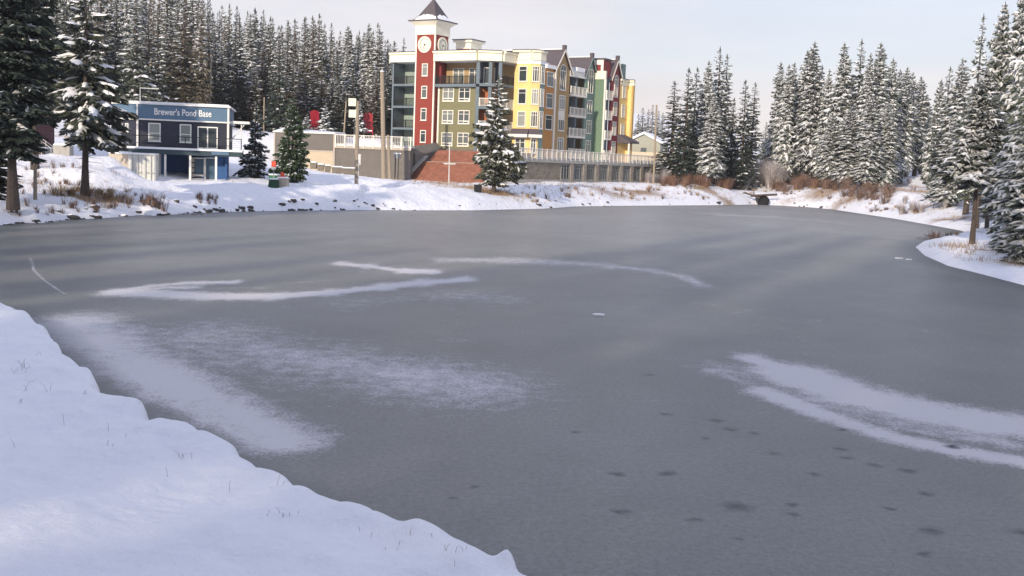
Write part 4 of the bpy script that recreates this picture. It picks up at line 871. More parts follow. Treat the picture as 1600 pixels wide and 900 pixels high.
# ================================================================== conifers
def conifer_meshes(seed, Hh, Rr, base=.06, whorls=34, per=6, twigs=5, droop=.35, snow=.6, p=.85, needle='needle', rime=.0, thin=1.0, snow_w=1.0, fine=1.0, bt=.12, sspray=.8, lo=1.0, tr=.013):
    """crown built bough by bough: a drooping axis, needle sprays along both its sides, a ridge of snow lying on it"""
    g = np.random.default_rng(seed); lob = g.uniform(0, 6.28); lz = g.uniform(.3, .9); V_, Fq, Mi = [], [], []; SV, SF = [], []
    nv = 0; ns = 0
    for w in range(whorls):
        t = (w+g.uniform(-.3, .3))/whorls; t = min(max(t, 0), .985)
        z = Hh*(base+(1-base)*t); prof = (1-t)**p*(1-.55*max(0, bt-t)/bt)+.02
        sg = lo+(1-lo)*min(1, max(0, (t-.25)/.45)); n = max(3, int(round(per*(.7+.5*(1-t))*g.uniform(.8, 1.2)))); a0 = g.uniform(0, 6.28)
        for b in range(n):
            if g.random() < .07: continue
            r = Rr*prof*g.uniform(.62, 1.18)*thin
            r = max(r*(1+.2*math.sin(a0+b*6.283/n*1+lob+z*lz)), .12)
            an_ = a0+b*6.283/n+g.uniform(-.35, .35); ca, sa = math.cos(an_), math.sin(an_)
            dr = droop*g.uniform(.7, 1.3)*(1.0-.9*t); zz = z+g.uniform(-.9, .9)*Hh/whorls
            K_ = 5
            ax = []
            for k in range(K_+1):
                s = k/K_; bend = .12*r*math.sin(s*3)*g.uniform(-.6, .6)
                ax.append(np.array([ca*r*s-sa*bend, sa*r*s+ca*bend, zz+.16*r*s*(1-t*.2)-dr*r*s**1.5+.10*r*s**3]))
            ax = np.array(ax)
            # sprays
            m = max(2, int(round(twigs*(.6+.6*prof))))
            for side in (-1, 1):
                for q in range(m):
                    s = (q+g.uniform(.1, .9))/m*.86+.12; f = s*K_; i = min(int(f), K_-1); P = ax[i]*(1-(f-i))+ax[i+1]*(f-i)
                    ln = r*(.50-.26*s)*g.uniform(.7, 1.25)/fine**.3+.06; ang = side*g.uniform(.55, 1.15); c2, s2 = math.cos(an_+ang), math.sin(an_+ang)
                    d = np.array([c2, s2, -g.uniform(.15, .75)]); wdt = ln*g.uniform(.22, .34); up_ = np.array([0, 0, 1.0])
                    pr = np.array([-s2, c2, g.uniform(-.5, .5)])
                    tip = P+d*ln; mid = P+d*ln*.45
                    V_ += [P, mid+pr*wdt*.6-up_*wdt*.35, tip, mid-pr*wdt*.6+up_*wdt*.1]; Fq.append((nv, nv+1, nv+2, nv+3)); Mi.append(1 if g.random() < rime*sg else 0); nv += 4
                    if g.random() < .7:                       # hanging needles below
                        V_ += [P, P+np.array([0, 0, -wdt*1.5])+d*ln*.35, tip+np.array([0, 0, -wdt*.5]), mid]; Fq.append((nv, nv+1, nv+2, nv+3)); Mi.append(0); nv += 4
                    if g.random() < snow*sspray*sg:
                        o_ = np.array([0, 0, .03+.02*ln]); k2 = .55*snow_w
                        SV += [P+o_, mid+pr*wdt*k2*.8+o_, P+d*ln*.88+o_, mid-pr*wdt*k2*.8+o_*1.5]; SF.append((ns, ns+1, ns+2, ns+3)); ns += 4
            # end spray
            e = ax[-1]; d = (ax[-1]-ax[-2]); d = d/np.linalg.norm(d); wd = .16*r+.03; pr = np.array([-sa, ca, 0])
            V_ += [ax[-2], e-d*0+pr*wd*.6, e+d*(.14*r+.08), e-pr*wd*.6]; Fq.append((nv, nv+1, nv+2, nv+3)); Mi.append(1 if rime > .3 else 0); nv += 4
            # snow ridge
            if g.random() < snow*sg:
                s0 = g.uniform(.15, .4); s1 = g.uniform(.82, 1.03); mseg = 4; prev = None
                for k in range(mseg+1):
                    s = s0+(s1-s0)*k/mseg; f = min(s*K_, K_-.001); i = int(f); P = ax[i]*(1-(f-i))+ax[i+1]*(f-i)
                    ww = r*.115*snow_w*math.sin(.35+2.5*k/mseg)*g.uniform(.55, 1.35)+.02; hh = ww*g.uniform(.45, .8)
                    cur = [P+pr*ww-np.array([0, 0, ww*.35]), P+pr*ww*.5+np.array([0, 0, hh]), P-pr*ww*.5+np.array([0, 0, hh]), P-pr*ww-np.array([0, 0, ww*.35])]
                    SV += cur
                    if prev is not None:
                        for j in range(3): SF.append((prev+j, ns+j, ns+j+1, prev+j+1))
                    prev = ns; ns += 4
    # leader
    for k in range(3):
        a_ = k*1.05; c, s = math.cos(a_)*.05, math.sin(a_)*.05
        V_ += [np.array([c, s, Hh*.955]), np.array([c*2.2, s*2.2, Hh*.975]), np.array([0, 0, Hh*1.01]), np.array([-c*2.2, -s*2.2, Hh*.97])]; Fq.append((nv, nv+1, nv+2, nv+3)); Mi.append(0); nv += 4
    def mk(name, v, f, mats, mi=None):
        v = np.array(v, np.float32); f = np.array(f, np.int32); me = bpy.data.meshes.new(name); me.vertices.add(len(v)); me.vertices.foreach_set('co', v.ravel())
        me.loops.add(f.size); me.polygons.add(len(f)); me.loops.foreach_set('vertex_index', f.ravel()); me.polygons.foreach_set('loop_start', np.arange(len(f), dtype=np.int32)*4)
        for q in mats: me.materials.append(q)
        if mi is not None: me.polygons.foreach_set('material_index', np.array(mi, np.int32))
        me.update(calc_edges=True); me.validate(); return me
    crown = mk('crown', V_, Fq, [Mt[needle], Mt['rime']], Mi)
    snow_ = mk('snow_load', SV, SF, [Mt['snow_load']]) if SF else None
    tb = MB(); rr = Hh*tr+.03; g2 = random.Random(seed); x = y = 0; P = []; Q = []
    for k in range(8):
        s = k/7; P.append((x, y, Hh*.97*s-(.8 if k == 0 else 0))); Q.append(rr*(1-s)**.8*(1.5 if k == 0 else 1)+.015); x += g2.uniform(-.03, .03)*(1-s); y += g2.uniform(-.03, .03)*(1-s)
    tb.tube(P, Q, 9, cap=False)
    for k in range(int(10+base*60)):                         # dead snags on the bare stem
        zz = Hh*g2.uniform(.06, max(.14, base+.05)); a_ = g2.uniform(0, 6.28); l_ = Rr*g2.uniform(.15, .5)
        tb.tube([(0, 0, zz), (math.cos(a_)*l_, math.sin(a_)*l_, zz-.1*l_)], [.025, .008], 3, cap=False)
    trunk = tb.mesh('trunk', Mt['bark'])
    return trunk, crown, snow_
class Proto:
    def __init__(s, *a, **k): s.H = a[1]; s.R = a[2]; s.t, s.c, s.s = conifer_meshes(*a, **k)
Mt['needle_olive'] = mat('needle_olive', (.085, .09, .06), .8, .5, 4)
PR = {}
PR['fir'] = [Proto(11+i, 18, (1.75, 2.0, 1.55, 1.9)[i], base=.05+.03*(i % 2), whorls=46, per=6, twigs=4, droop=.55, snow=.72, p=(.62, .7, .55, .66)[i], needle='needle', rime=.42, lo=.30) for i in range(4)]
PR['dark_fir'] = [Proto(31+i, 18, (2.0, 1.8, 2.15)[i], base=.04, whorls=46, per=6, twigs=4, droop=.5, snow=.42, p=(.6, .66, .7)[i], needle='needle_dark', rime=.22, lo=.10) for i in range(3)]
PR['brown_fir'] = [Proto(41+i, 18, (2.0, 1.8)[i], base=.06, whorls=44, per=6, twigs=4, droop=.5, snow=.50, p=(.6, .66)[i], needle='needle_brown', rime=.28, lo=.08) for i in range(2)]
PR['snowy'] = [Proto(51+i, 18, (2.3, 2.0, 2.5, 2.1)[i], base=.10+.03*(i % 3), whorls=74, per=7, twigs=6, droop=.95, snow=.95, p=(.62, .52, .66, .56)[i], needle='needle', rime=.85, snow_w=.78) for i in range(4)]
PR['rimed'] = [Proto(61+i, 15, (2.3, 2.6, 2.2)[i], base=(.33, .03, .1)[i], whorls=58, per=8, twigs=8, droop=.5, snow=.9, p=(.7, .62, .66)[i], needle='needle', rime=.92, snow_w=.62, tr=.008) for i in range(3)]
PR['big'] = [Proto(71, 16, 3.0, base=.27, whorls=21, per=6, twigs=18, droop=.66, snow=.95, p=.50, needle='needle', rime=.16, snow_w=.95, fine=2.2, sspray=.22)]
PR['big_dark'] = [Proto(76+i, 20, 3.3, base=(.20, .36, .04)[i], bt=.4, whorls=46, per=8, twigs=12, droop=.6, snow=.14, p=.42, needle='needle_dark', rime=.03, snow_w=.6, fine=2) for i in range(3)]
PR['hotel_spruce'] = [Proto(82, 12, 3.4, base=.11, whorls=27, per=7, twigs=13, droop=.42, snow=.7, p=.85, needle='needle_olive', rime=.12, snow_w=.95, sspray=.35, fine=2)]
PR['young'] = [Proto(91, 8, 1.9, base=.03, whorls=26, per=7, twigs=9, droop=.5, snow=.40, p=.9, needle='needle_dark', rime=.1, snow_w=.9, fine=1.5)]
PR['young_green'] = [Proto(95, 8, 1.75, base=.02, whorls=34, per=8, twigs=10, droop=.45, snow=.16, p=.62, needle='needle_green', rime=.05, snow_w=.8, fine=1.5)]
PR['topiary'] = [Proto(98, 5, 1.0, base=.05, whorls=14, per=6, twigs=5, droop=.3, snow=.95, p=.8, needle='needle_dark', rime=.3, snow_w=1.7)]
def tree(kind, px, py_top, d, label, group=None, py_base=None, width=None, z=None, lean=(0, 0), variant=None, name='conifer', rz=None):
    pr = PR[kind][(random.randrange(len(PR[kind])) if variant is None else variant)]
    if py_base is not None: w = D(px, py_base, d); gz0 = w.z; x, y = w.x, w.y
    else: x, y = X(px, d, 280), d; gz0 = ground(x, y) if z is None else z
    top = Z(px, py_top, d); h = max(2.0, top-gz0); o = empty(name, (x, y, gz0-.05), random.uniform(0, 6.28) if rz is None else rz, label, 'tree', group)
    s = h/pr.H; wx = (width/pr.R/2*1.0) if width else s*random.uniform(.88, 1.15)
    o.scale = (wx, wx, s); o.rotation_euler[0] = lean[0]+random.uniform(-.012, .012); o.rotation_euler[1] = lean[1]+random.uniform(-.012, .012)
    link('trunk', pr.t, o); link('crown', pr.c, o)
    if pr.s: link('snow_load', pr.s, o)['kind'] = 'stuff'
    return o
# --- trees that can be told apart
tree('big_dark', 20, -90, 66, 'huge dark spruce in deep shade at the far left edge', width=6.0, variant=0, name='spruce', py_base=311)
tree('big_dark', -22, 130, 70, 'low dark spruce cut by the left edge of the view', width=4.6, variant=2, name='spruce')
tree('big_dark', 55, -40, 86, 'dark spruce behind the huge one at the far left edge', width=5.6, variant=1, name='spruce')
tree('big', 133, -32, 78, 'big spruce with snow lined boughs and bare lower trunk left of the cabin', width=6.0, py_base=306, name='spruce')
tree('young', 398, 160, 106, 'small dark spruce right of the cabin, left of the taller green one', width=3.3, name='spruce')
tree('young_green', 455, 150, 105, 'dense green spruce in front of the grey garage', width=3.6, name='spruce')
tree('hotel_spruce', 772, 116, 119, 'spreading spruce with thick snow pads in front of the hotel', width=6.6, lean=(0, .035), name='spruce', rz=1.2)
tree('topiary', 507, 158, 151, 'small snow laden tree beside the left giant red chair', width=2.6, z=7.4, name='small_tree')
tree('topiary', 478, 176, 150, 'smallest snowy tree left of the giant red chairs', width=2.2, z=7.4, name='small_tree')
tree('topiary', 560, 150, 151, 'slim snowy tree left of the right giant red chair', width=2.2, z=7.4, name='small_tree')
# --- the clump right of the parkade
for i, (px, py, d, w, k, lb) in enumerate([(1048, 126, 172, 5.2, 'fir', 'leftmost conifer of the clump right of the parkade'), (1067, 105, 170, 4.6, 'dark_fir', 'dark green conifer in the left half of the clump right of the parkade'),
        (1079, 104, 176, 4.2, 'dark_fir', 'dark conifer just right of its twin in the clump right of the parkade'), (1099, 94, 178, 4.6, 'snowy', 'snowy conifer in the middle of the clump right of the parkade'),
        (1116, 72, 182, 5.4, 'fir', 'tallest conifer of the clump right of the parkade'), (1128, 84, 184, 4.6, 'fir', 'tall conifer touching the right side of the tallest one right of the parkade'),
        (1141, 152, 178, 3.6, 'dark_fir', 'short conifer at the right end of the clump right of the parkade'), (1109, 150, 168, 4.4, 'snowy', 'low snowy conifer at the front of the clump right of the parkade'),
        (1158, 124, 176, 4.6, 'dark_fir', 'lone dark column of a conifer between the two larger clumps'), (1170, 128, 179, 4.0, 'fir', 'slightly snowier conifer leaning on the lone dark column')]):
    tree(k, px, py, d, lb, width=w)
# --- the long sunlit clump in the middle right
ord_ = ['first', 'second', 'third', 'fourth', 'fifth', 'sixth', 'seventh', 'eighth', 'ninth', 'tenth', 'eleventh', 'twelfth', 'thirteenth', 'fourteenth', 'fifteenth', 'sixteenth', 'seventeenth', 'eighteenth']
mid = [(1211, 96, 190, 5.0), (1222, 100, 186, 4.4), (1232, 97, 192, 4.6), (1250, 78, 190, 5.2), (1261, 64, 184, 5.4), (1275, 101, 188, 4.6), (1285, 107, 182, 4.4), (1307, 66, 180, 6.2), (1334, 60, 184, 5.6), (1347, 82, 176, 5.0), (1363, 66, 178, 5.6), (1381, 90, 180, 5.2), (1393, 107, 186, 4.6), (1406, 104, 188, 4.8), (1415, 112, 194, 4.6), (1428, 119, 198, 4.8)]
for i, (px, py, d, w) in enumerate(mid):
    tree('snowy' if i not in (5, 8) else 'fir', px, py, d, ord_[i]+' conifer from the left in the long sunlit snowy row behind the pond', 'sunlit snowy row behind the pond', width=w)
for px, py, d in [(1216, 150, 200), (1240, 130, 205), (1268, 120, 208), (1296, 128, 205), (1320, 116, 200), (1350, 140, 204), (1375, 135, 206), (1400, 150, 210), (1437, 150, 215), (1443, 160, 222), (1228, 170, 196), (1288, 160, 195)]:
    tree('snowy', px, py, d, 'snowy conifer standing half hidden behind the sunlit row', 'second row behind the sunlit row', width=4.8)
for px, py, d, w, lb in [(1322, 165, 170, 5.0, 'short broad snowy conifer at the front of the sunlit row, near its middle'), (1352, 150, 168, 5.2, 'broad snowy conifer at the front of the sunlit row, above the brown bushes'), (1380, 160, 170, 5.0, 'short snowy conifer at the front right of the sunlit row'), (1294, 175, 172, 4.2, 'short snowy conifer at the front left of the sunlit row')]:
    tree('snowy', px, py, d, lb, width=w)
# --- right hand group
for px, py, d, w, k, lb in [(1459, 122, 165, 3.8, 'rimed', 'narrow conifer at the left end of the right hand group'), (1469, 103, 155, 4.6, 'fir', 'dark tipped conifer standing left in the right hand group'), (1491, 90, 140, 4.6, 'snowy', 'sunlit snowy conifer left of the very tall slim one'),
        (1513, 20, 118, 3.6, 'fir', 'very tall slim conifer rising above the left part of the right hand group'), (1485, 190, 125, 4.2, 'snowy', 'low bright snowy conifer in front of the right hand group'), (1548, 2, 95, 4.2, 'rimed', 'tall rimed conifer with its tip near the top edge, right side'),
        (1575, -60, 100, 4.6, 'rimed', 'tall rimed conifer second from the right edge, back row'), (1600, -80, 90, 5.0, 'rimed', 'tall rimed conifer cut by the right edge, back row'), (1532, 110, 100, 4.6, 'rimed', 'mid height rimed conifer in the back of the right hand group'), (1560, 120, 110, 5, 'rimed', 'shorter rimed conifer in the back row near the right edge')]:
    tree(k, px, py, d, lb, width=w)
tree('rimed', 1519, 105, 74, 'front rimed conifer with a bare dark trunk standing by the shore', width=4.4, variant=0, py_base=376, name='spruce')
tree('rimed', 1594, 60, 66, 'front rimed conifer with boughs down to the snow near the right edge', width=3.9, variant=1, py_base=398, name='spruce')
tree('rimed', 1560, 190, 86, 'rimed conifer between the two front ones by the right shore', width=2.6, variant=2, py_base=355, name='spruce')
tree('rimed', 1606, 150, 60, 'low rimed conifer half cut by the right edge', width=4.2, variant=1, py_base=408, name='spruce')
for px, py, d in [(1452, 175, 200), (1475, 160, 190), (1498, 170, 175), (1440, 185, 235), (1425, 190, 245), (1520, 160, 160), (1545, 150, 140), (1570, 100, 135), (1597, 90, 130)]:
    tree('rimed', px, py, d, 'shaded rimed conifer deep inside the right hand group', 'deep in the right hand group', width=4.6)
# --- small far trees beyond the parkade
for px, py in [(992, 178), (1000, 168), (1008, 170), (1015, 163), (1023, 172), (1030, 175), (1205, 180), (1192, 190)]:
    tree('fir', px, py, 300+random.uniform(-20, 20), 'tiny distant conifer on the skyline beyond the hotel', 'distant skyline conifers', width=4.2)
# --- the forest on the slope behind the cabin, garage and hotel
def sky_top(px):
    xs = [-60, 0, 150, 300, 330, 400, 440, 470, 500, 530, 560, 585, 600, 612, 630, 660]; ys = [-80, -80, -70, -55, -10, 0, 22, 14, 14, 42, 28, 28, 56, 68, 64, 90]
    return float(np.interp(px, xs, ys))
kinds = ['dark_fir', 'brown_fir', 'fir', 'fir', 'fir', 'brown_fir', 'snowy']
def forest_label(px, d):
    reg = 'behind the far left spruces' if px < 90 else 'behind the cabin roof' if px < 360 else 'above the grey garage' if px < 530 else 'beside the clock tower wing'
    row = 'in the front row' if d < 175 else 'in the middle rows' if d < 215 else 'near the top'
    return 'snow dusted conifer %s of the hillside forest, %s' % (row, reg), 'forest %s %s' % (row, reg)
# front row trees picked out from the photograph
fr_tr = [(445, 110, 158, 'brown_fir'), (470, 118, 157, 'dark_fir'), (500, 104, 160, 'brown_fir'), (526, 120, 157, 'dark_fir'), (548, 100, 158, 'dark_fir'), (584, 108, 158, 'brown_fir'), (604, 96, 166, 'dark_fir'), (425, 95, 160, 'dark_fir'), (395, 100, 157, 'brown_fir'), (375, 88, 157, 'dark_fir'), (535, 130, 162, 'dark_fir'), (515, 115, 163, 'brown_fir'), (485, 110, 164, 'dark_fir'), (460, 100, 166, 'fir'), (565, 110, 166, 'brown_fir'), (210, 40, 160, 'fir'), (232, 22, 165, 'brown_fir'), (258, 60, 158, 'dark_fir'), (285, 48, 160, 'snowy'), (305, 38, 172, 'fir'), (345, 58, 162, 'fir'), (372, 36, 165, 'fir'), (388, 30, 170, 'snowy'), (408, 66, 160, 'brown_fir'), (436, 70, 160, 'brown_fir'), (455, 92, 165, 'dark_fir'),
         (486, 24, 168, 'brown_fir'), (494, 20, 174, 'fir'), (523, 78, 166, 'dark_fir'), (540, 40, 176, 'snowy'), (570, 36, 172, 'snowy'), (585, 35, 170, 'brown_fir'), (602, 60, 176, 'fir'), (613, 64, 180, 'fir'), (626, 58, 205, 'dark_fir'), (598, 110, 164, 'dark_fir'), (180, 30, 158, 'fir'), (165, 55, 150, 'dark_fir'), (470, 60, 185, 'fir'), (512, 50, 185, 'dark_fir'), (556, 55, 180, 'dark_fir'), (325, 20, 175, 'dark_fir'), (420, 25, 180, 'dark_fir')]
for px, py, d, k in fr_tr:
    lb, gp = forest_label(px, d); tree(k, px, py, d, lb, gp, width=random.uniform(3.3, 4.6))
for row, (d0, step, jit) in enumerate([(152, 26, 8), (178, 20, 9), (198, 17, 10), (222, 15, 11), (250, 13, 12), (290, 12, 14)]):
    px = -50+random.uniform(0, 10)
    while px < 628:
        d = d0+random.uniform(-jit, jit); st_ = sky_top(px)
        top = (st_ + (5-row)*14*random.uniform(.1, 1.0)+random.uniform(-6, 16)) if row < 5 else st_+random.uniform(0, 18)
        if not (d < 190 and 470 < px and row < 1) and not (row == 0 and 370 < px < 430):
            k = random.choice(kinds if row > 0 else ['dark_fir', 'dark_fir', 'brown_fir', 'fir'])
            x = X(px, d, 200); gh = ground(x, d); mx = 25 if row < 4 else 20
            tz = Z(px, max(top, -160), d)
            if tz-gh > mx: top = top+(tz-gh-mx)*FPX/d
            if tz-gh > 5:
                lb, gp = forest_label(px, d); tree(k, px, top, d, lb, gp, width=random.uniform(2.8, 5.3))
        px += step*random.uniform(.7, 1.35)*(1 if px > 140 else 1.5)
# leafless grey trees on the ridge read as one mass
mb = MB()
for i in range(420):
    px = random.uniform(300, 600); d = random.uniform(300, 350); x = X(px, d, 60); z0 = ground(x, d); h = random.uniform(5, 9)
    for k in range(5):
        a = random.uniform(0, 6.28); l_ = random.uniform(.3, 1.2); zb_ = z0+h*random.uniform(.1, .5)
        mb.tri((x-.06, d, zb_), (x+.06, d, zb_), (x+math.cos(a)*l_, d+math.sin(a)*l_, z0+h*random.uniform(.7, 1.0)))
tag(mb.build('bare_wood', Mt['twig_frost']), 'pale leafless wood covering the ridge above the forest', 'trees', kind='stuff')

# ------------------------------------------------------------------ bushes, grass, rocks
def bush_mesh(seed, n, h, sp, m, twigs=3):
    g = random.Random(seed); mb = MB()
    for i in range(n):
        a = g.uniform(0, 6.28); r0 = g.uniform(0, .35)*sp; x0, y0 = math.cos(a)*r0, math.sin(a)*r0; hh = h*g.uniform(.5, 1.05); l_ = sp*g.uniform(.2, .8); x1, y1 = x0+math.cos(a)*l_, y0+math.sin(a)*l_
        w = .012+.01*h; p0 = Vector((x0, y0, -.1)); p1 = Vector((x0*.6+x1*.4, y0*.6+y1*.4, hh*.6)); p2 = Vector((x1, y1, hh)); sd = Vector((-math.sin(a), math.cos(a), 0))*w
        mb.quad(p0-sd, p0+sd, p1+sd*.7, p1-sd*.7); mb.tri(p1-sd*.7, p1+sd*.7, p2)
        for k in range(twigs):
            b = a+g.uniform(-1.5, 1.5); q0 = p0.lerp(p1, g.uniform(.5, 1)) if g.random() < .5 else p1.lerp(p2, g.uniform(0, .8)); q1 = q0+Vector((math.cos(b), math.sin(b), g.uniform(.3, 1.4)))*(hh*.24); mb.tri(q0-sd*.6, q0+sd*.6, q1)
    return mb.mesh('stems', Mt[m])
BM = {'red': [bush_mesh(i, 70, 1.5, 1.6, 'twig_red', 4) for i in range(3)], 'brown': [bush_mesh(10+i, 60, 1.2, 1.3, 'twig', 4) for i in range(3)], 'frost': [bush_mesh(20+i, 120, 3.4, 1.8, 'twig_frost', 7) for i in range(3)], 'weed': [bush_mesh(30+i, 22, .7, .5, 'twig', 2) for i in range(3)], 'straw': [bush_mesh(40+i, 40, .55, .7, 'dry_grass', 2) for i in range(3)]}
def bush(kind, px, py, d, s, label, group, name='bush'):
    w = D(px, py, d); z = ground(w.x, w.y); o = link(name, random.choice(BM[kind]), None, (w.x, w.y, z), (0, 0, random.uniform(0, 6.28))); o.scale = (s, s, s*random.uniform(.8, 1.2)); return tag(o, label, 'bush', group)
def shore_d(px): return G(px, float(np.interp(px, [p[0] for p in far[2:32]], [p[1] for p in far[2:32]])), 0).y
for i in range(34):
    px = random.uniform(1035, 1150); bush('red', px, 290, shore_d(px)+random.uniform(9, 20), random.uniform(.7, 1.15), 'rust red twiggy bush below the conifer clump right of the parkade', 'rust red bushes by the parkade end')
for i in range(46):
    px = random.uniform(1208, 1400); bush('brown' if random.random() < .8 else 'red', px, 292, shore_d(px)+random.uniform(9, 19), random.uniform(.8, 1.5), 'brown leafless bush under the sunlit snowy conifer row', 'brown bushes under the sunlit row')
for i in range(26):
    px = random.uniform(1140, 1222); bush('frost', px, 285, shore_d(px)+random.uniform(14, 26), random.uniform(.8, 1.25), 'pale frosted shrub between the two large conifer clumps', 'frosted shrubs between the clumps')
for i in range(14):
    px = random.uniform(1410, 1510); bush('frost', px, 290, random.uniform(120, 190), random.uniform(.22, .4), 'pale frosted shrub on the shaded slope by the right hand group', 'frosted shrubs on the right slope')
for i in range(10):
    px = random.uniform(1012, 1040); bush('frost', px, 285, random.uniform(166, 174), random.uniform(.35, .7), 'frosted shrub at the right end of the parkade', 'frosted shrubs at the parkade end')
for px, py, s in [(234, 322, 1.5), (243, 318, 1.7), (256, 320, 1.4), (248, 325, 1.2), (225, 324, 1.0), (306, 322, 1.2), (318, 320, .9), (85, 318, 1.2), (98, 320, 1.0), (112, 322, .8), (190, 325, 1.0), (205, 326, .8), (70, 324, .8), (140, 325, .7), (170, 327, .8), (36, 325, .7), (285, 325, .8), (345, 322, .7)]:
    bush('weed', px, py, 75+px*.02, s, 'dark dry weed clump on the snowy bank in front of the cabin', 'dry weeds on the left bank')
for i in range(46):
    px = random.uniform(15, 350); bush('weed', px, 325, shore_d(px)+random.uniform(.8, 3.4), random.uniform(.45, 1.0), 'small dry weed between the rocks on the steep left bank', 'weeds between the rocks on the left bank')
for i in range(70):
    px = random.uniform(800, 1205); bush(random.choice(('weed', 'straw', 'straw')), px, 305, shore_d(px)+random.uniform(1.5, 13), random.uniform(.5, 1.25), 'low brown tuft on the sloping snow bank below the parkade and bushes', 'tufts on the bank below the parkade')
for i in range(50):
    px = random.uniform(1215, 1500); bush(random.choice(('weed', 'straw', 'brown')), px, 315, shore_d(px)+random.uniform(1.5, 9), random.uniform(.4, .8), 'low brown tuft on the snow bank below the sunlit row', 'tufts on the bank below the sunlit row')
for i in range(30):
    px = random.uniform(82, 200); bush('straw', px, 303, 77+random.uniform(-1, 2)+(px-80)*.02, random.uniform(.7, 1.2), 'tuft of straw coloured grass at the foot of the big spruce', 'grass tufts under the big spruce', 'grass_tuft')
for i in range(22):
    px = random.uniform(40, 125); bush('weed', px, 280, random.uniform(79, 90), random.uniform(.5, .9), 'thin dark weed on the snowy slope behind the wooden post', 'weeds on the slope by the post')
# many low stems that nobody could count
mb = MB(); g = random.Random(5); i = 0; xs_, ys_, ss_ = [], [], []
for a, b_, r_, s_ in GR:
    if b_ < 60: continue
    for k in range(int(150*s_*r_/4)):
        xs_.append(a+g.gauss(0, r_*.7)); ys_.append(b_+g.gauss(0, r_*.7)); ss_.append(g.uniform(.15, .5))
for k in range(500): px = g.uniform(0, 1500); d = g.uniform(60, 160); xs_.append(X(px, d, 300)); ys_.append(d); ss_.append(g.uniform(.1, .35))
dd_ = sdist(xs_, ys_); zz_ = height(np.array(xs_), np.array(ys_))
for x, y, h, d_, z in zip(xs_, ys_, ss_, dd_, zz_):
    if d_ < .8: continue
    for k in range(4):
        a = g.uniform(0, 6.28); x2, y2 = x+g.uniform(-.25, .25), y+g.uniform(-.25, .25); mb.tri((x2-.014, y2, z-.05), (x2+.014, y2, z-.05), (x2+math.cos(a)*h*.5, y2+math.sin(a)*h*.5, z+h*g.uniform(.6, 1.2)), g.choice((0, 0, 1)))
tag(mb.build('dry_grass', [Mt['dry_grass'], Mt['twig']]), 'thin dry grass and stems poking through the snow round the far shore', 'grass', kind='stuff')
# twigs on the near bank, each where the photograph has it
def sprig(px, py, n, h, seed):
    n = max(1, n//2); h *= .7
    g = random.Random(seed); p = None; z = .6
    for k in range(6): p = G(px, py, z); z = ground(p.x, p.y)
    mb = MB()
    for k in range(n):
        a = g.uniform(0, 6.28); l_ = h*g.uniform(.5, 1.1); x, y = g.uniform(-.05, .05)*n**.5, g.uniform(-.05, .05)*n**.5; dx, dy = math.cos(a)*l_*g.uniform(.3, 1.1), math.sin(a)*l_*.6
        mb.tube([(x, y, -.05), (x+dx*.5, y+dy*.5, l_*.6), (x+dx, y+dy, l_*g.uniform(.5, .95))], [.0028, .002, .001], 3, cap=False)
    o = mb.build('twig', Mt['twig'], None, (p.x, p.y, z)); tag(o, 'thin dry twig sticking out of the smooth near snow bank', 'twig', 'twigs on the near bank')
for i, (px, py, n, h) in enumerate([(38, 575, 14, .28), (35, 582, 10, .2), (42, 612, 5, .4), (33, 627, 6, .15), (80, 610, 3, .35), (72, 612, 3, .3), (102, 663, 2, .4), (170, 672, 3, .4), (172, 698, 5, .15), (200, 685, 2, .15), (283, 713, 5, .2), (280, 715, 7, .12), (300, 716, 3, .2), (354, 770, 2, .3), (428, 758, 2, .35), (436, 756, 2, .3),
        (456, 806, 8, .1), (432, 800, 4, .12), (420, 806, 3, .08), (563, 830, 3, .12), (573, 842, 3, .15), (637, 845, 3, .2), (628, 855, 3, .25), (610, 858, 4, .08), (702, 862, 5, .12), (717, 860, 6, .1), (715, 885, 2, .2), (130, 614, 6, .12), (218, 634, 6, .12), (145, 606, 3, .2), (92, 548, 5, .15), (24, 484, 8, .12), (787, 876, 4, .08), (670, 838, 5, .06), (60, 555, 4, .15), (20, 700, 2, .2), (255, 745, 3, .15)]): sprig(px, py, n, h, i)
# rocks along the far shore
def rock_mesh(seed):
    g = random.Random(seed); mb = MB(); n, m = 8, 5; rad = {}
    pts_ = []
    for j in range(m+1):
        for i in range(n):
            th = math.pi*j/m; ph = 6.283*i/n; r = g.uniform(.75, 1.15); pts_.append((math.sin(th)*math.cos(ph)*r*.5, math.sin(th)*math.sin(ph)*r*.45, math.cos(th)*.32*r))
    mb.v = pts_
    for j in range(m):
        for i in range(n): k = (i+1) % n; mb.f.append((j*n+i, (j+1)*n+i, (j+1)*n+k, j*n+k)); mb.m.append(1 if j < 1 else 0)
    return mb.mesh('rock', [Mt['rock'], Mt['snow_load']])
Mt['rock'] = mat('rock', (.075, .065, .06), .9, .35, 4, .5, 12)
RK = [rock_mesh(i) for i in range(5)]
nr = 0
shore_px = [(x_, float(np.interp(x_, [p[0] for p in far[2:]], [p[1] for p in far[2:]]))) for x_ in range(0, 1300, 4)]
g = random.Random(9)
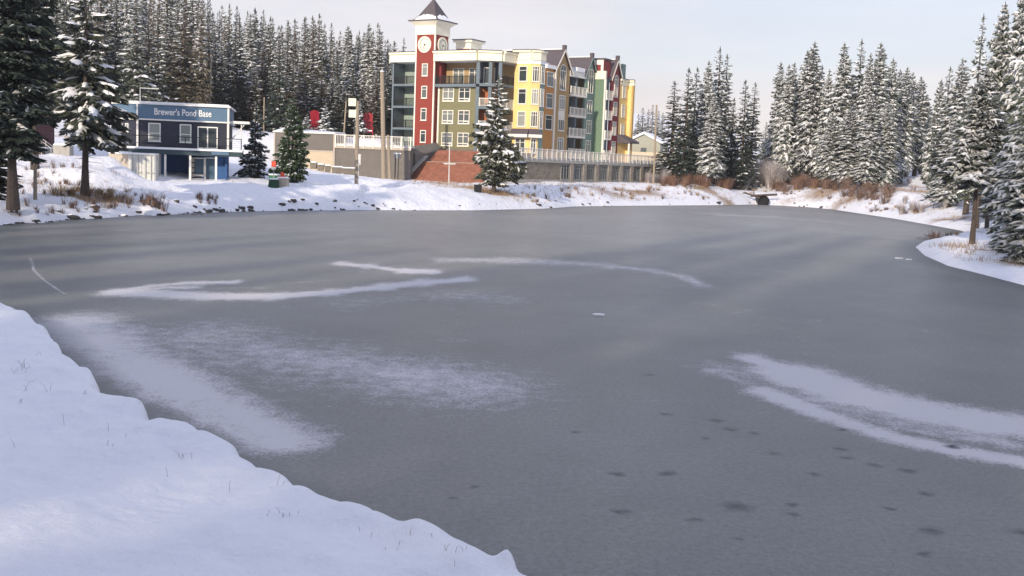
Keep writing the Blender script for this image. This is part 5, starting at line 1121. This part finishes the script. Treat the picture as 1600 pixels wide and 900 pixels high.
for x_, y_ in shore_px:
    dens = (.9 if x_ < 260 else .6 if x_ < 480 else .25 if x_ < 820 else .75 if x_ < 960 else .35)*(1.6 if float(vnoise([x_], [0], 34, 8)[0]) > .5 else .25)
    if g.random() > dens: continue
    p = G(x_+g.uniform(-2, 2), y_, 0); out_ = g.uniform(0, 1)**2*(6 if x_ < 260 else 1.5); y = p.y+out_; z = ground(p.x, y); s = g.choice((.16, .22, .3, .42, .7))*g.uniform(.8, 1.2)*(1.15 if x_ < 260 else 1)
    o = link('rock', g.choice(RK), None, (p.x, y, max(ground(p.x, y), .0)-.12*s+g.uniform(-.03, .03)), (g.uniform(-.2, .2), g.uniform(-.2, .2), g.uniform(0, 6.28))); o.scale = (s*1.3, s, s)
    reg = 'left shore in front of the cabin' if x_ < 380 else 'middle of the far shore below the hotel' if x_ < 960 else 'far right part of the far shore'
    tag(o, 'dark snow dusted rock at the ice edge, '+reg, 'rock', 'rocks, '+reg)
# ------------------------------------------------------------------ street furniture and small things
def pole(px0, py0, px1, py1, d, r, label, name='utility_pole', m='wood_pole', cat='pole', extra=None):
    a, b = D(px0, py0, d), D(px1, py1, d); a.z = min(a.z, ground(a.x, a.y)+.05)
    o = empty(name, a, 0, label, cat); b = b-a
    mb = MB(); mb.tube([(0, 0, -.4), tuple(b*.5), tuple(b)], [r, r*.88, r*.75], 10); mb.build('shaft', Mt[m], o, smooth=False)
    if extra: extra(o, b)
    return o
def brace(o, b):
    mb = MB(); mb.tube([(.72, 0, -.3), (.35, .1, b.z*.42)], [.2, .17], 8); mb.build('brace', Mt['wood_pole'], o)
    mb = MB(); mb.tube([tuple(b), tuple(b+Vector((0, 0, .12)))], [.26, .2], 8); mb.build('snow_cap', Mt['snow_load'], o)
pole(600, 281, 597, 112, 134, .30, 'thick wooden utility pole with a leaning brace in front of the terrace wall', extra=brace)
def floods(o, b):
    for i, (zf, xf) in enumerate(((.985, -.5), (.86, -.45))):
        mb = MB(); z = b.z*zf; mb.box(xf-.42, xf+.25, -.2, .2, z-.34, z+.34); mb.box(xf-.46, xf+.29, -.24, -.2, z-.38, z+.38, 1); f = mb.build('floodlight', [Mt['metal_grey'], Mt['cream']], o)
        mb = MB(); mb.box(xf+.2, .1, -.03, .03, z-.04, z+.04); mb.build('bracket', Mt['metal_grey'], f)
    mb = MB(); mb.box(.12, .36, -.15, .1, b.z*.30, b.z*.42); mb.build('meter_box', Mt['metal_white'], o)
    mb = MB(); mb.tube([(.16, -.1, b.z*.02), (.16, -.1, b.z*.36)], .05, 6); mb.build('conduit', Mt['metal_white'], o)
pole(557, 298, 559, 158, 113, .22, 'wooden pole carrying two cream floodlights, left of the thick braced pole', extra=floods)
def xarm(o, b):
    mb = MB(); mb.box(-.9, .9, -.06, .06, b.z-.9, b.z-.75); mb.build('crossarm', Mt['wood_pole'], o)
pole(1021, 290, 1026, 164, 165, .17, 'thin utility pole at the right end of the parkade')
pole(537, 215, 541, 158, 152, .13, 'thin grey pole rising behind the white terrace railing')
pole(412, 214, 413, 152, 150, .12, 'thin pole standing before the forest, left of the dense green spruce')
pole(327, 166, 330, 84, 150, .16, 'tall thin pole behind the right part of the cabin roof')
pole(233, 166, 236, 92, 150, .20, 'pole behind the left part of the cabin roof')
pole(52, 205, 51, 120, 118, .14, 'pole partly hidden behind the far left spruces')
pole(55, 309, 55, 260, 74, .14, 'short weathered wooden post in the snow left of the big spruce', 'fence_post', cat='post')
# lamp standard on the stairs
def lampx(o, b):
    z = b.z*.50
    mb = MB(); mb.box(-.68, .68, -.1, .1, z-.04, z+.05); mb.build('arm', Mt['metal_white'], o)
    mb = MB(); mb.box(-.6, .6, -.09, .09, z-.12, z-.042); mb.build('lamp_housing', Mt['metal_grey'], o)
    mb = MB(); mb.box(-.1, .1, -.1, .1, b.z-.02, b.z+.12); mb.build('top_cap', Mt['metal_white'], o)
pole(701.5, 284, 702.5, 224, 127, .065, 'white lamp standard with a cross arm in front of the brick stairs', 'lamp_standard', 'metal_white', 'lamp', lampx)
# black lantern sign beside the stairs
w = D(617, 281, 136.5); w.z = ground(w.x, w.y); o = empty('lantern_post', w, 0, 'dark post with a snow topped lantern box against the wall left of the stairs', 'lamp')
mb = MB(); mb.box(-.06, .06, -.06, .06, -.3, 2.7); mb.box(.32, .42, -.04, .04, -.3, 2.7); mb.build('post', Mt['black_metal'], o)
mb = MB(); mb.box(-.15, .62, -.25, .25, 2.7, 3.2); mb.build('lantern_box', Mt['metal_grey'], o); mb = MB(); mb.box(-.2, .66, -.3, .3, 3.2, 3.36); mb.build('snow_cap', Mt['snow_load'], o)
# giant red chairs
def chair(px, d, z, rz, lb):
    o = empty('giant_chair', (X(px, d, 200), d, z), rz, lb, 'chair', 'giant red chairs above the terrace')
    o.scale = (.84, 1, 1); n = 7
    for k in range(n):
        x = (k-(n-1)/2)*.2; h = 3.35-.9*(x/.75)**2*.35; mb = MB(); mb.hexa([(x-.075, .25, .8), (x+.075, .25, .8), (x+.075, .33, .8), (x-.075, .33, .8), (x*1.08-.09, .75, h-.1), (x*1.08+.09, .75, h-.1), (x*1.08+.09, .83, h-.1), (x*1.08-.09, .83, h-.1)])
        mb.hexa([(x*1.08-.09, .75, h-.1), (x*1.08+.09, .75, h-.1), (x*1.08+.09, .83, h-.1), (x*1.08-.09, .83, h-.1), (x*1.08-.04, .76, h), (x*1.08+.04, .76, h), (x*1.08+.04, .82, h), (x*1.08-.04, .82, h)]); mb.build('back_slat', Mt['red_plastic'], o)
    mb = MB(); mb.box(-.75, .75, .36, .42, 1.15, 1.3); mb.box(-.85, .85, .62, .68, 2.0, 2.15); mb.build('back_rail', Mt['red_plastic'], o)
    mb = MB(); mb.hexa([(-.75, -.8, .72), (.75, -.8, .72), (.75, .35, .55), (-.75, .35, .55), (-.75, -.8, .8), (.75, -.8, .8), (.75, .35, .63), (-.75, .35, .63)]); mb.build('seat', Mt['red_plastic'], o)
    mb = MB(); mb.box(-.72, .72, -.78, .2, .8, .95); mb.build('seat_snow', Mt['snow_load'], o)
    for s in (-1, 1):
        mb = MB(); mb.box(s*.85-.13, s*.85+.13, -.95, .55, 1.25, 1.33); mb.build('armrest', Mt['red_plastic'], o)
        mb = MB(); mb.box(s*.82-.06, s*.82+.06, -.85, -.7, -.1, 1.25); mb.build('leg', Mt['red_plastic'], o)
        mb = MB(); mb.hexa([(s*.82-.06, .5, -.1), (s*.82+.06, .5, -.1), (s*.82+.06, .7, -.1), (s*.82-.06, .7, -.1), (s*.82-.06, .35, 1.25), (s*.82+.06, .35, 1.25), (s*.82+.06, .5, 1.25), (s*.82-.06, .5, 1.25)]); mb.build('leg', Mt['red_plastic'], o)
    return o
chair(494, 152, 7.45, .5, 'left giant red slatted chair, above the garage roof beside the small snowy tree'); chair(574.5, 152, 7.4, .1, 'right giant red slatted chair above the terrace railing')
Mt['planter_stone'] = mat('planter_stone', (.20, .175, .14), .9, .2, 4); Mt['maroon'] = siding('maroon', (.085, .022, .032))
# snow topped stone planters by the garage door
for i, (px, py, d, wd, lb) in enumerate([(490, 269, 134, .8, 'snow topped planter block at the left, before the garage door'), (501, 270, 133.5, .8, 'snow topped planter block in the middle, before the garage door'), (512, 270.5, 133.5, .75, 'snow topped planter block right of the middle one, before the garage door'), (527, 273, 132, 1.25, 'larger snow topped planter block just right of the garage door'), (545, 277, 130, 1.35, 'largest snow topped planter block, nearest the floodlight pole')]):
    w = D(px, py, d); z = max(ground(w.x, w.y), w.z)+.12; o = empty('planter', (w.x, w.y, z), .1*i, lb, 'planter'); mb = MB(); mb.hexa([(-wd/2*.85, -.4, 0), (wd/2*.85, -.4, 0), (wd/2*.85, .4, 0), (-wd/2*.85, .4, 0), (-wd/2, -.48, .75), (wd/2, -.48, .75), (wd/2, .48, .75), (-wd/2, .48, .75)]); mb.build('block', Mt['planter_stone'], o)
    mb = MB(); mb.hexa([(-wd/2-.03, -.5, .75), (wd/2+.03, -.5, .75), (wd/2+.03, .5, .75), (-wd/2-.03, .5, .75), (-wd/2+.12, -.36, .88), (wd/2-.12, -.36, .88), (wd/2-.12, .36, .88), (-wd/2+.12, .36, .88)]); mb.build('snow_cap', Mt['snow_load'], o)
# bins and hydrant
def taper(mb, w, dp, h, k=.8, z=0): mb.hexa([(-w/2, -dp/2, z), (w/2, -dp/2, z), (w/2, dp/2, z), (-w/2, dp/2, z), (-w/2*k, -dp/2*k, z+h), (w/2*k, -dp/2*k, z+h), (w/2*k, dp/2*k, z+h), (-w/2*k, dp/2*k, z+h)])
def at_ground(px, py, d): w = D(px, py, d); w.z = ground(w.x, w.y)-.05; return w
o = empty('bin', at_ground(428, 293, 98), .1, 'dark green tapered bin on the snow left of the red hydrant', 'bin'); mb = MB(); taper(mb, .98, .8, .8, .78); mb.build('body', Mt['bin_green'], o); mb = MB(); taper(mb, .78, .64, .1, .9, .8); mb.build('snow_cap', Mt['snow_load'], o)
o = empty('concrete_block', at_ground(442, 293, 98.6), -.05, 'pale beige block behind the dark green bin, below the red hydrant', 'block'); mb = MB(); taper(mb, .92, .8, .85, .95); mb.build('block', Mt['beige'], o); mb = MB(); taper(mb, .9, .8, .1, .85, .85); mb.build('snow_cap', Mt['snow_load'], o)
o = empty('utility_box', at_ground(431, 279, 102), 0, 'low green utility box behind the dark green bin', 'box'); mb = MB(); mb.box(-.55, .55, -.4, .4, 0, .75); mb.build('body', Mt['box_green'], o); mb = MB(); mb.box(-.57, .57, -.42, .42, .75, .85); mb.build('snow_cap', Mt['snow_load'], o)
o = empty('hydrant', at_ground(441, 281, 100), 0, 'orange red fire hydrant left of the dense green spruce', 'hydrant'); mb = MB(); mb.tube([(0, 0, 0), (0, 0, 1.05)], [.17, .16], 12); mb.tube([(0, 0, 1.05), (0, 0, 1.2), (0, 0, 1.32)], [.2, .17, .05], 12); mb.build('barrel', Mt['orange_red'], o)
mb = MB(); mb.tube([(-.3, 0, .85), (.3, 0, .85)], .09, 8); mb.tube([(0, -.3, .8), (0, 0, .8)], .1, 8); mb.build('outlet', Mt['orange_red'], o)
o = empty('marker_sign', at_ground(427.5, 281, 101), 0, 'thin sign post with a small red and white plate left of the hydrant', 'sign'); mb = MB(); mb.tube([(0, 0, 0), (0, 0, 2.5)], .04, 6); mb.build('post', Mt['metal_grey'], o); mb = MB(); mb.box(-.2, .2, -.06, -.04, 1.6, 2.1); mb.build('plate', Mt['orange_red'], o); mb = MB(); mb.box(-.2, .2, -.06, -.04, 1.35, 1.58); mb.build('plate', Mt['metal_white'], o)
o = empty('bin', at_ground(746.5, 300, 116), .1, 'small black bin at the foot of the spreading spruce by the hotel', 'bin'); mb = MB(); taper(mb, .72, .6, .75, 1.1); mb.build('body', Mt['black'], o); mb = MB(); taper(mb, .78, .66, .07, .9, .75); mb.build('lid', Mt['black'], o)
# far left cabin with steps, grey storage box
w = D(38, 247, 98); o = empty('cabin', (X(52, 98, 230), 98, w.z), .1, 'dark red cabin corner on a concrete base behind the far left spruce', 'cabin'); mb = MB(); mb.box(-7, 0, 0, 6, .9, 4.0); mb.build('wall', Mt['maroon'], o); mb = MB(); mb.box(-7, .3, -.8, 6, -1.0, .9); mb.build('base', Mt['concrete'], o); mb = MB(); mb.box(-7.1, .35, -.85, 6, .9, 1.03); mb.hexa([(-7.3, -.4, 4.0), (.4, -.4, 4.0), (.4, 6.4, 4.0), (-7.3, 6.4, 4.0), (-7, 2.9, 4.6), (.1, 2.9, 4.6), (.1, 3.1, 4.6), (-7, 3.1, 4.6)]); mb.build('snow_cover', Mt['snow_load'], o)
mb = MB(); 
for k in range(5): mb.box(.3+k*.28, .3+(k+1)*.28, -.7, .5, -1, .8-k*.2)
mb.build('steps', Mt['black_metal'], o)
mb = MB()
for yy in (-.7, .5): mb.tube([(.3, yy, .9), (.3, yy, 1.95), (1.7, yy, .95), (1.7, yy, -.3)], .03, 6, cap=False); mb.tube([(.9, yy, .3), (.9, yy, 1.5)], .025, 6)
mb.build('handrail', Mt['metal_white'], o)
w = at_ground(99, 243, 95); o = empty('storage_box', w, .05, 'grey rectangular box with snow on top, on the slope left of the big spruce', 'box'); mb = MB(); mb.box(-.68, .68, -.5, .5, -.2, .85); mb.build('box', Mt['concrete'], o); mb = MB(); mb.hexa([(-.7, -.52, .85), (.7, -.52, .85), (.7, .52, .85), (-.7, .52, .85), (-.6, -.4, 1.0), (.6, -.4, 1.0), (.6, .4, 1.0), (-.6, .4, 1.0)]); mb.build('snow_cap', Mt['snow_load'], o)
Mt['house_wall'] = siding('house_wall', (.33, .33, .27))
# house beyond the parkade
hd = 235; w = D(1005, 243, hd); o = empty('house', (w.x, hd, w.z), -.3, 'small pale gabled house with a snowy roof beyond the parkade', 'house')
mb = MB(); mb.box(-3.5, 3.5, 0, 9, -1, 2.6); mb.v += [(-3.5, 0, 2.6), (3.5, 0, 2.6), (0, 0, 4.4), (-3.5, 9, 2.6), (3.5, 9, 2.6), (0, 9, 4.4)]; n = len(mb.v)-6; mb.f += [(n, n+1, n+2), (n+5, n+4, n+3)]; mb.m += [0, 0]; mb.build('wall', Mt['house_wall'], o)
mb = MB(); mb.hexa([(-4.2, -.6, 2.35), (0, -.6, 4.45), (0, 9.5, 4.45), (-4.2, 9.5, 2.35), (-4.2, -.6, 2.75), (0, -.6, 4.9), (0, 9.5, 4.9), (-4.2, 9.5, 2.75)]); mb.hexa([(0, -.6, 4.45), (4.2, -.6, 2.35), (4.2, 9.5, 2.35), (0, 9.5, 4.45), (0, -.6, 4.9), (4.2, -.6, 2.75), (4.2, 9.5, 2.75), (0, 9.5, 4.9)]); mb.build('snowy_roof', Mt['snow_load'], o)
mb = MB(); mb.box(-4.5, 7, -1.6, -1.5, -1, .7); mb.build('porch_fence', Mt['door_cream'], o); mb = MB(); mb.box(-.6, .6, -.04, 0, .3, 1.6); mb.build('window', Mt['glass_dark'], o)
# culvert in the far bank
w = G(1185, 319, 0); o = empty('culvert', (w.x, w.y-3.1, 0), 0, 'dark culvert mouth framed by logs in the far bank', 'culvert')
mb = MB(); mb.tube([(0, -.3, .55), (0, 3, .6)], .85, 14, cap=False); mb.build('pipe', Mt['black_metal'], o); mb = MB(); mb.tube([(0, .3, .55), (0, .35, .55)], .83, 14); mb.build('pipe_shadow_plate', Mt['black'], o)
mb = MB(); mb.tube([(-1.9, -.2, 1.25), (2.0, .1, 1.6)], .16, 8); mb.build('log', Mt['bark'], o); mb = MB(); mb.tube([(-2.8, .4, 1.7), (-.6, -.4, 1.0)], .13, 8); mb.build('log', Mt['bark'], o)
# lump of ice lying on the pond
w = G(936, 493, 0); mb = MB(); g = random.Random(3); top_ = [(math.cos(a)*.20*g.uniform(.8, 1.1), math.sin(a)*.11*g.uniform(.8, 1.1)) for a in [k*6.283/9 for k in range(9)]]; mb.prism(top_, 0.0, .05)
tag(mb.build('ice_slab', Mt['snow_load'], None, (w.x, w.y, .005)), 'small white slab of ice lying alone on the middle of the pond', 'ice slab')
for px, py, s in [(1405, 404, 1), (1420, 406, .7)]:
    w = G(px, py, 0); tag(mb.build('snow_clod', Mt['snow_load'], None, (w.x, w.y, .004)), 'little white clod of snow on the ice beside the right shore, %s' % ('the left larger one' if s == 1 else 'the right smaller one'), 'snow clod').scale = (1.3*s, 1.3*s, 1)
# ------------------------------------------------------------------ unseen wood added behind the camera to keep the near bank in shade
kv, kf = [], []; base_c = PR['dark_fir'][0].c; nvv = len(base_c.vertices); cv = np.empty(nvv*3, np.float32); base_c.vertices.foreach_get('co', cv); cv = cv.reshape(-1, 3); cf = np.empty(len(base_c.loops), np.int32); base_c.loops.foreach_get('vertex_index', cf); cf = cf.reshape(-1, 4)
g = random.Random(21); sd = np.array([SUN_DIR.x, SUN_DIR.y]); pd = np.array([-sd[1], sd[0]]); k = 0
for row in range(2):
    for i in range(30):
        t = -62+i*4.6+g.uniform(-1.5, 1.5); c = sd*(46+row*7+g.uniform(-2, 2))+pd*(-t); z0 = ground(c[0], c[1]); s = g.uniform(.95, 1.25); a = g.uniform(0, 6.28)
        rot = np.array([[math.cos(a), -math.sin(a)], [math.sin(a), math.cos(a)]]); v = cv.copy(); v[:, :2] = (v[:, :2]*1.5*s)@rot.T+c; v[:, 2] = v[:, 2]*s*SHADE_H*(1.25 if t < 22 else .8)/18+z0; kv.append(v); kf.append(cf+k*nvv); k += 1
v = np.concatenate(kv); f = np.concatenate(kf); me = bpy.data.meshes.new('wood'); me.vertices.add(len(v)); me.vertices.foreach_set('co', v.ravel()); me.loops.add(f.size); me.polygons.add(len(f)); me.loops.foreach_set('vertex_index', f.ravel().astype(np.int32)); me.polygons.foreach_set('loop_start', np.arange(len(f), dtype=np.int32)*4); me.update(calc_edges=True); me.materials.append(Mt['needle_dark'])
tag(link('wood', me), 'unseen conifer wood added behind the viewpoint to shade the near bank', 'trees', kind='stuff')

# ------------------------------------------------------------------ thin cold haze
hm = bpy.data.materials.new('haze_air'); hm.use_nodes = True; t = hm.node_tree; t.nodes.clear(); pv = N(t, 'ShaderNodeVolumePrincipled'); pv.inputs['Color'].default_value = (.92, .94, 1, 1); pv.inputs['Density'].default_value = HAZE; pv.inputs['Anisotropy'].default_value = 0
ou = N(t, 'ShaderNodeOutputMaterial'); t.links.new(pv.outputs[0], ou.inputs['Volume'])
mb = MB(); mb.box(-1700, 1700, -1700, 1700, -12, 110); tag(mb.build('haze', hm), 'thin pale winter haze over the whole pond', 'haze', kind='stuff')
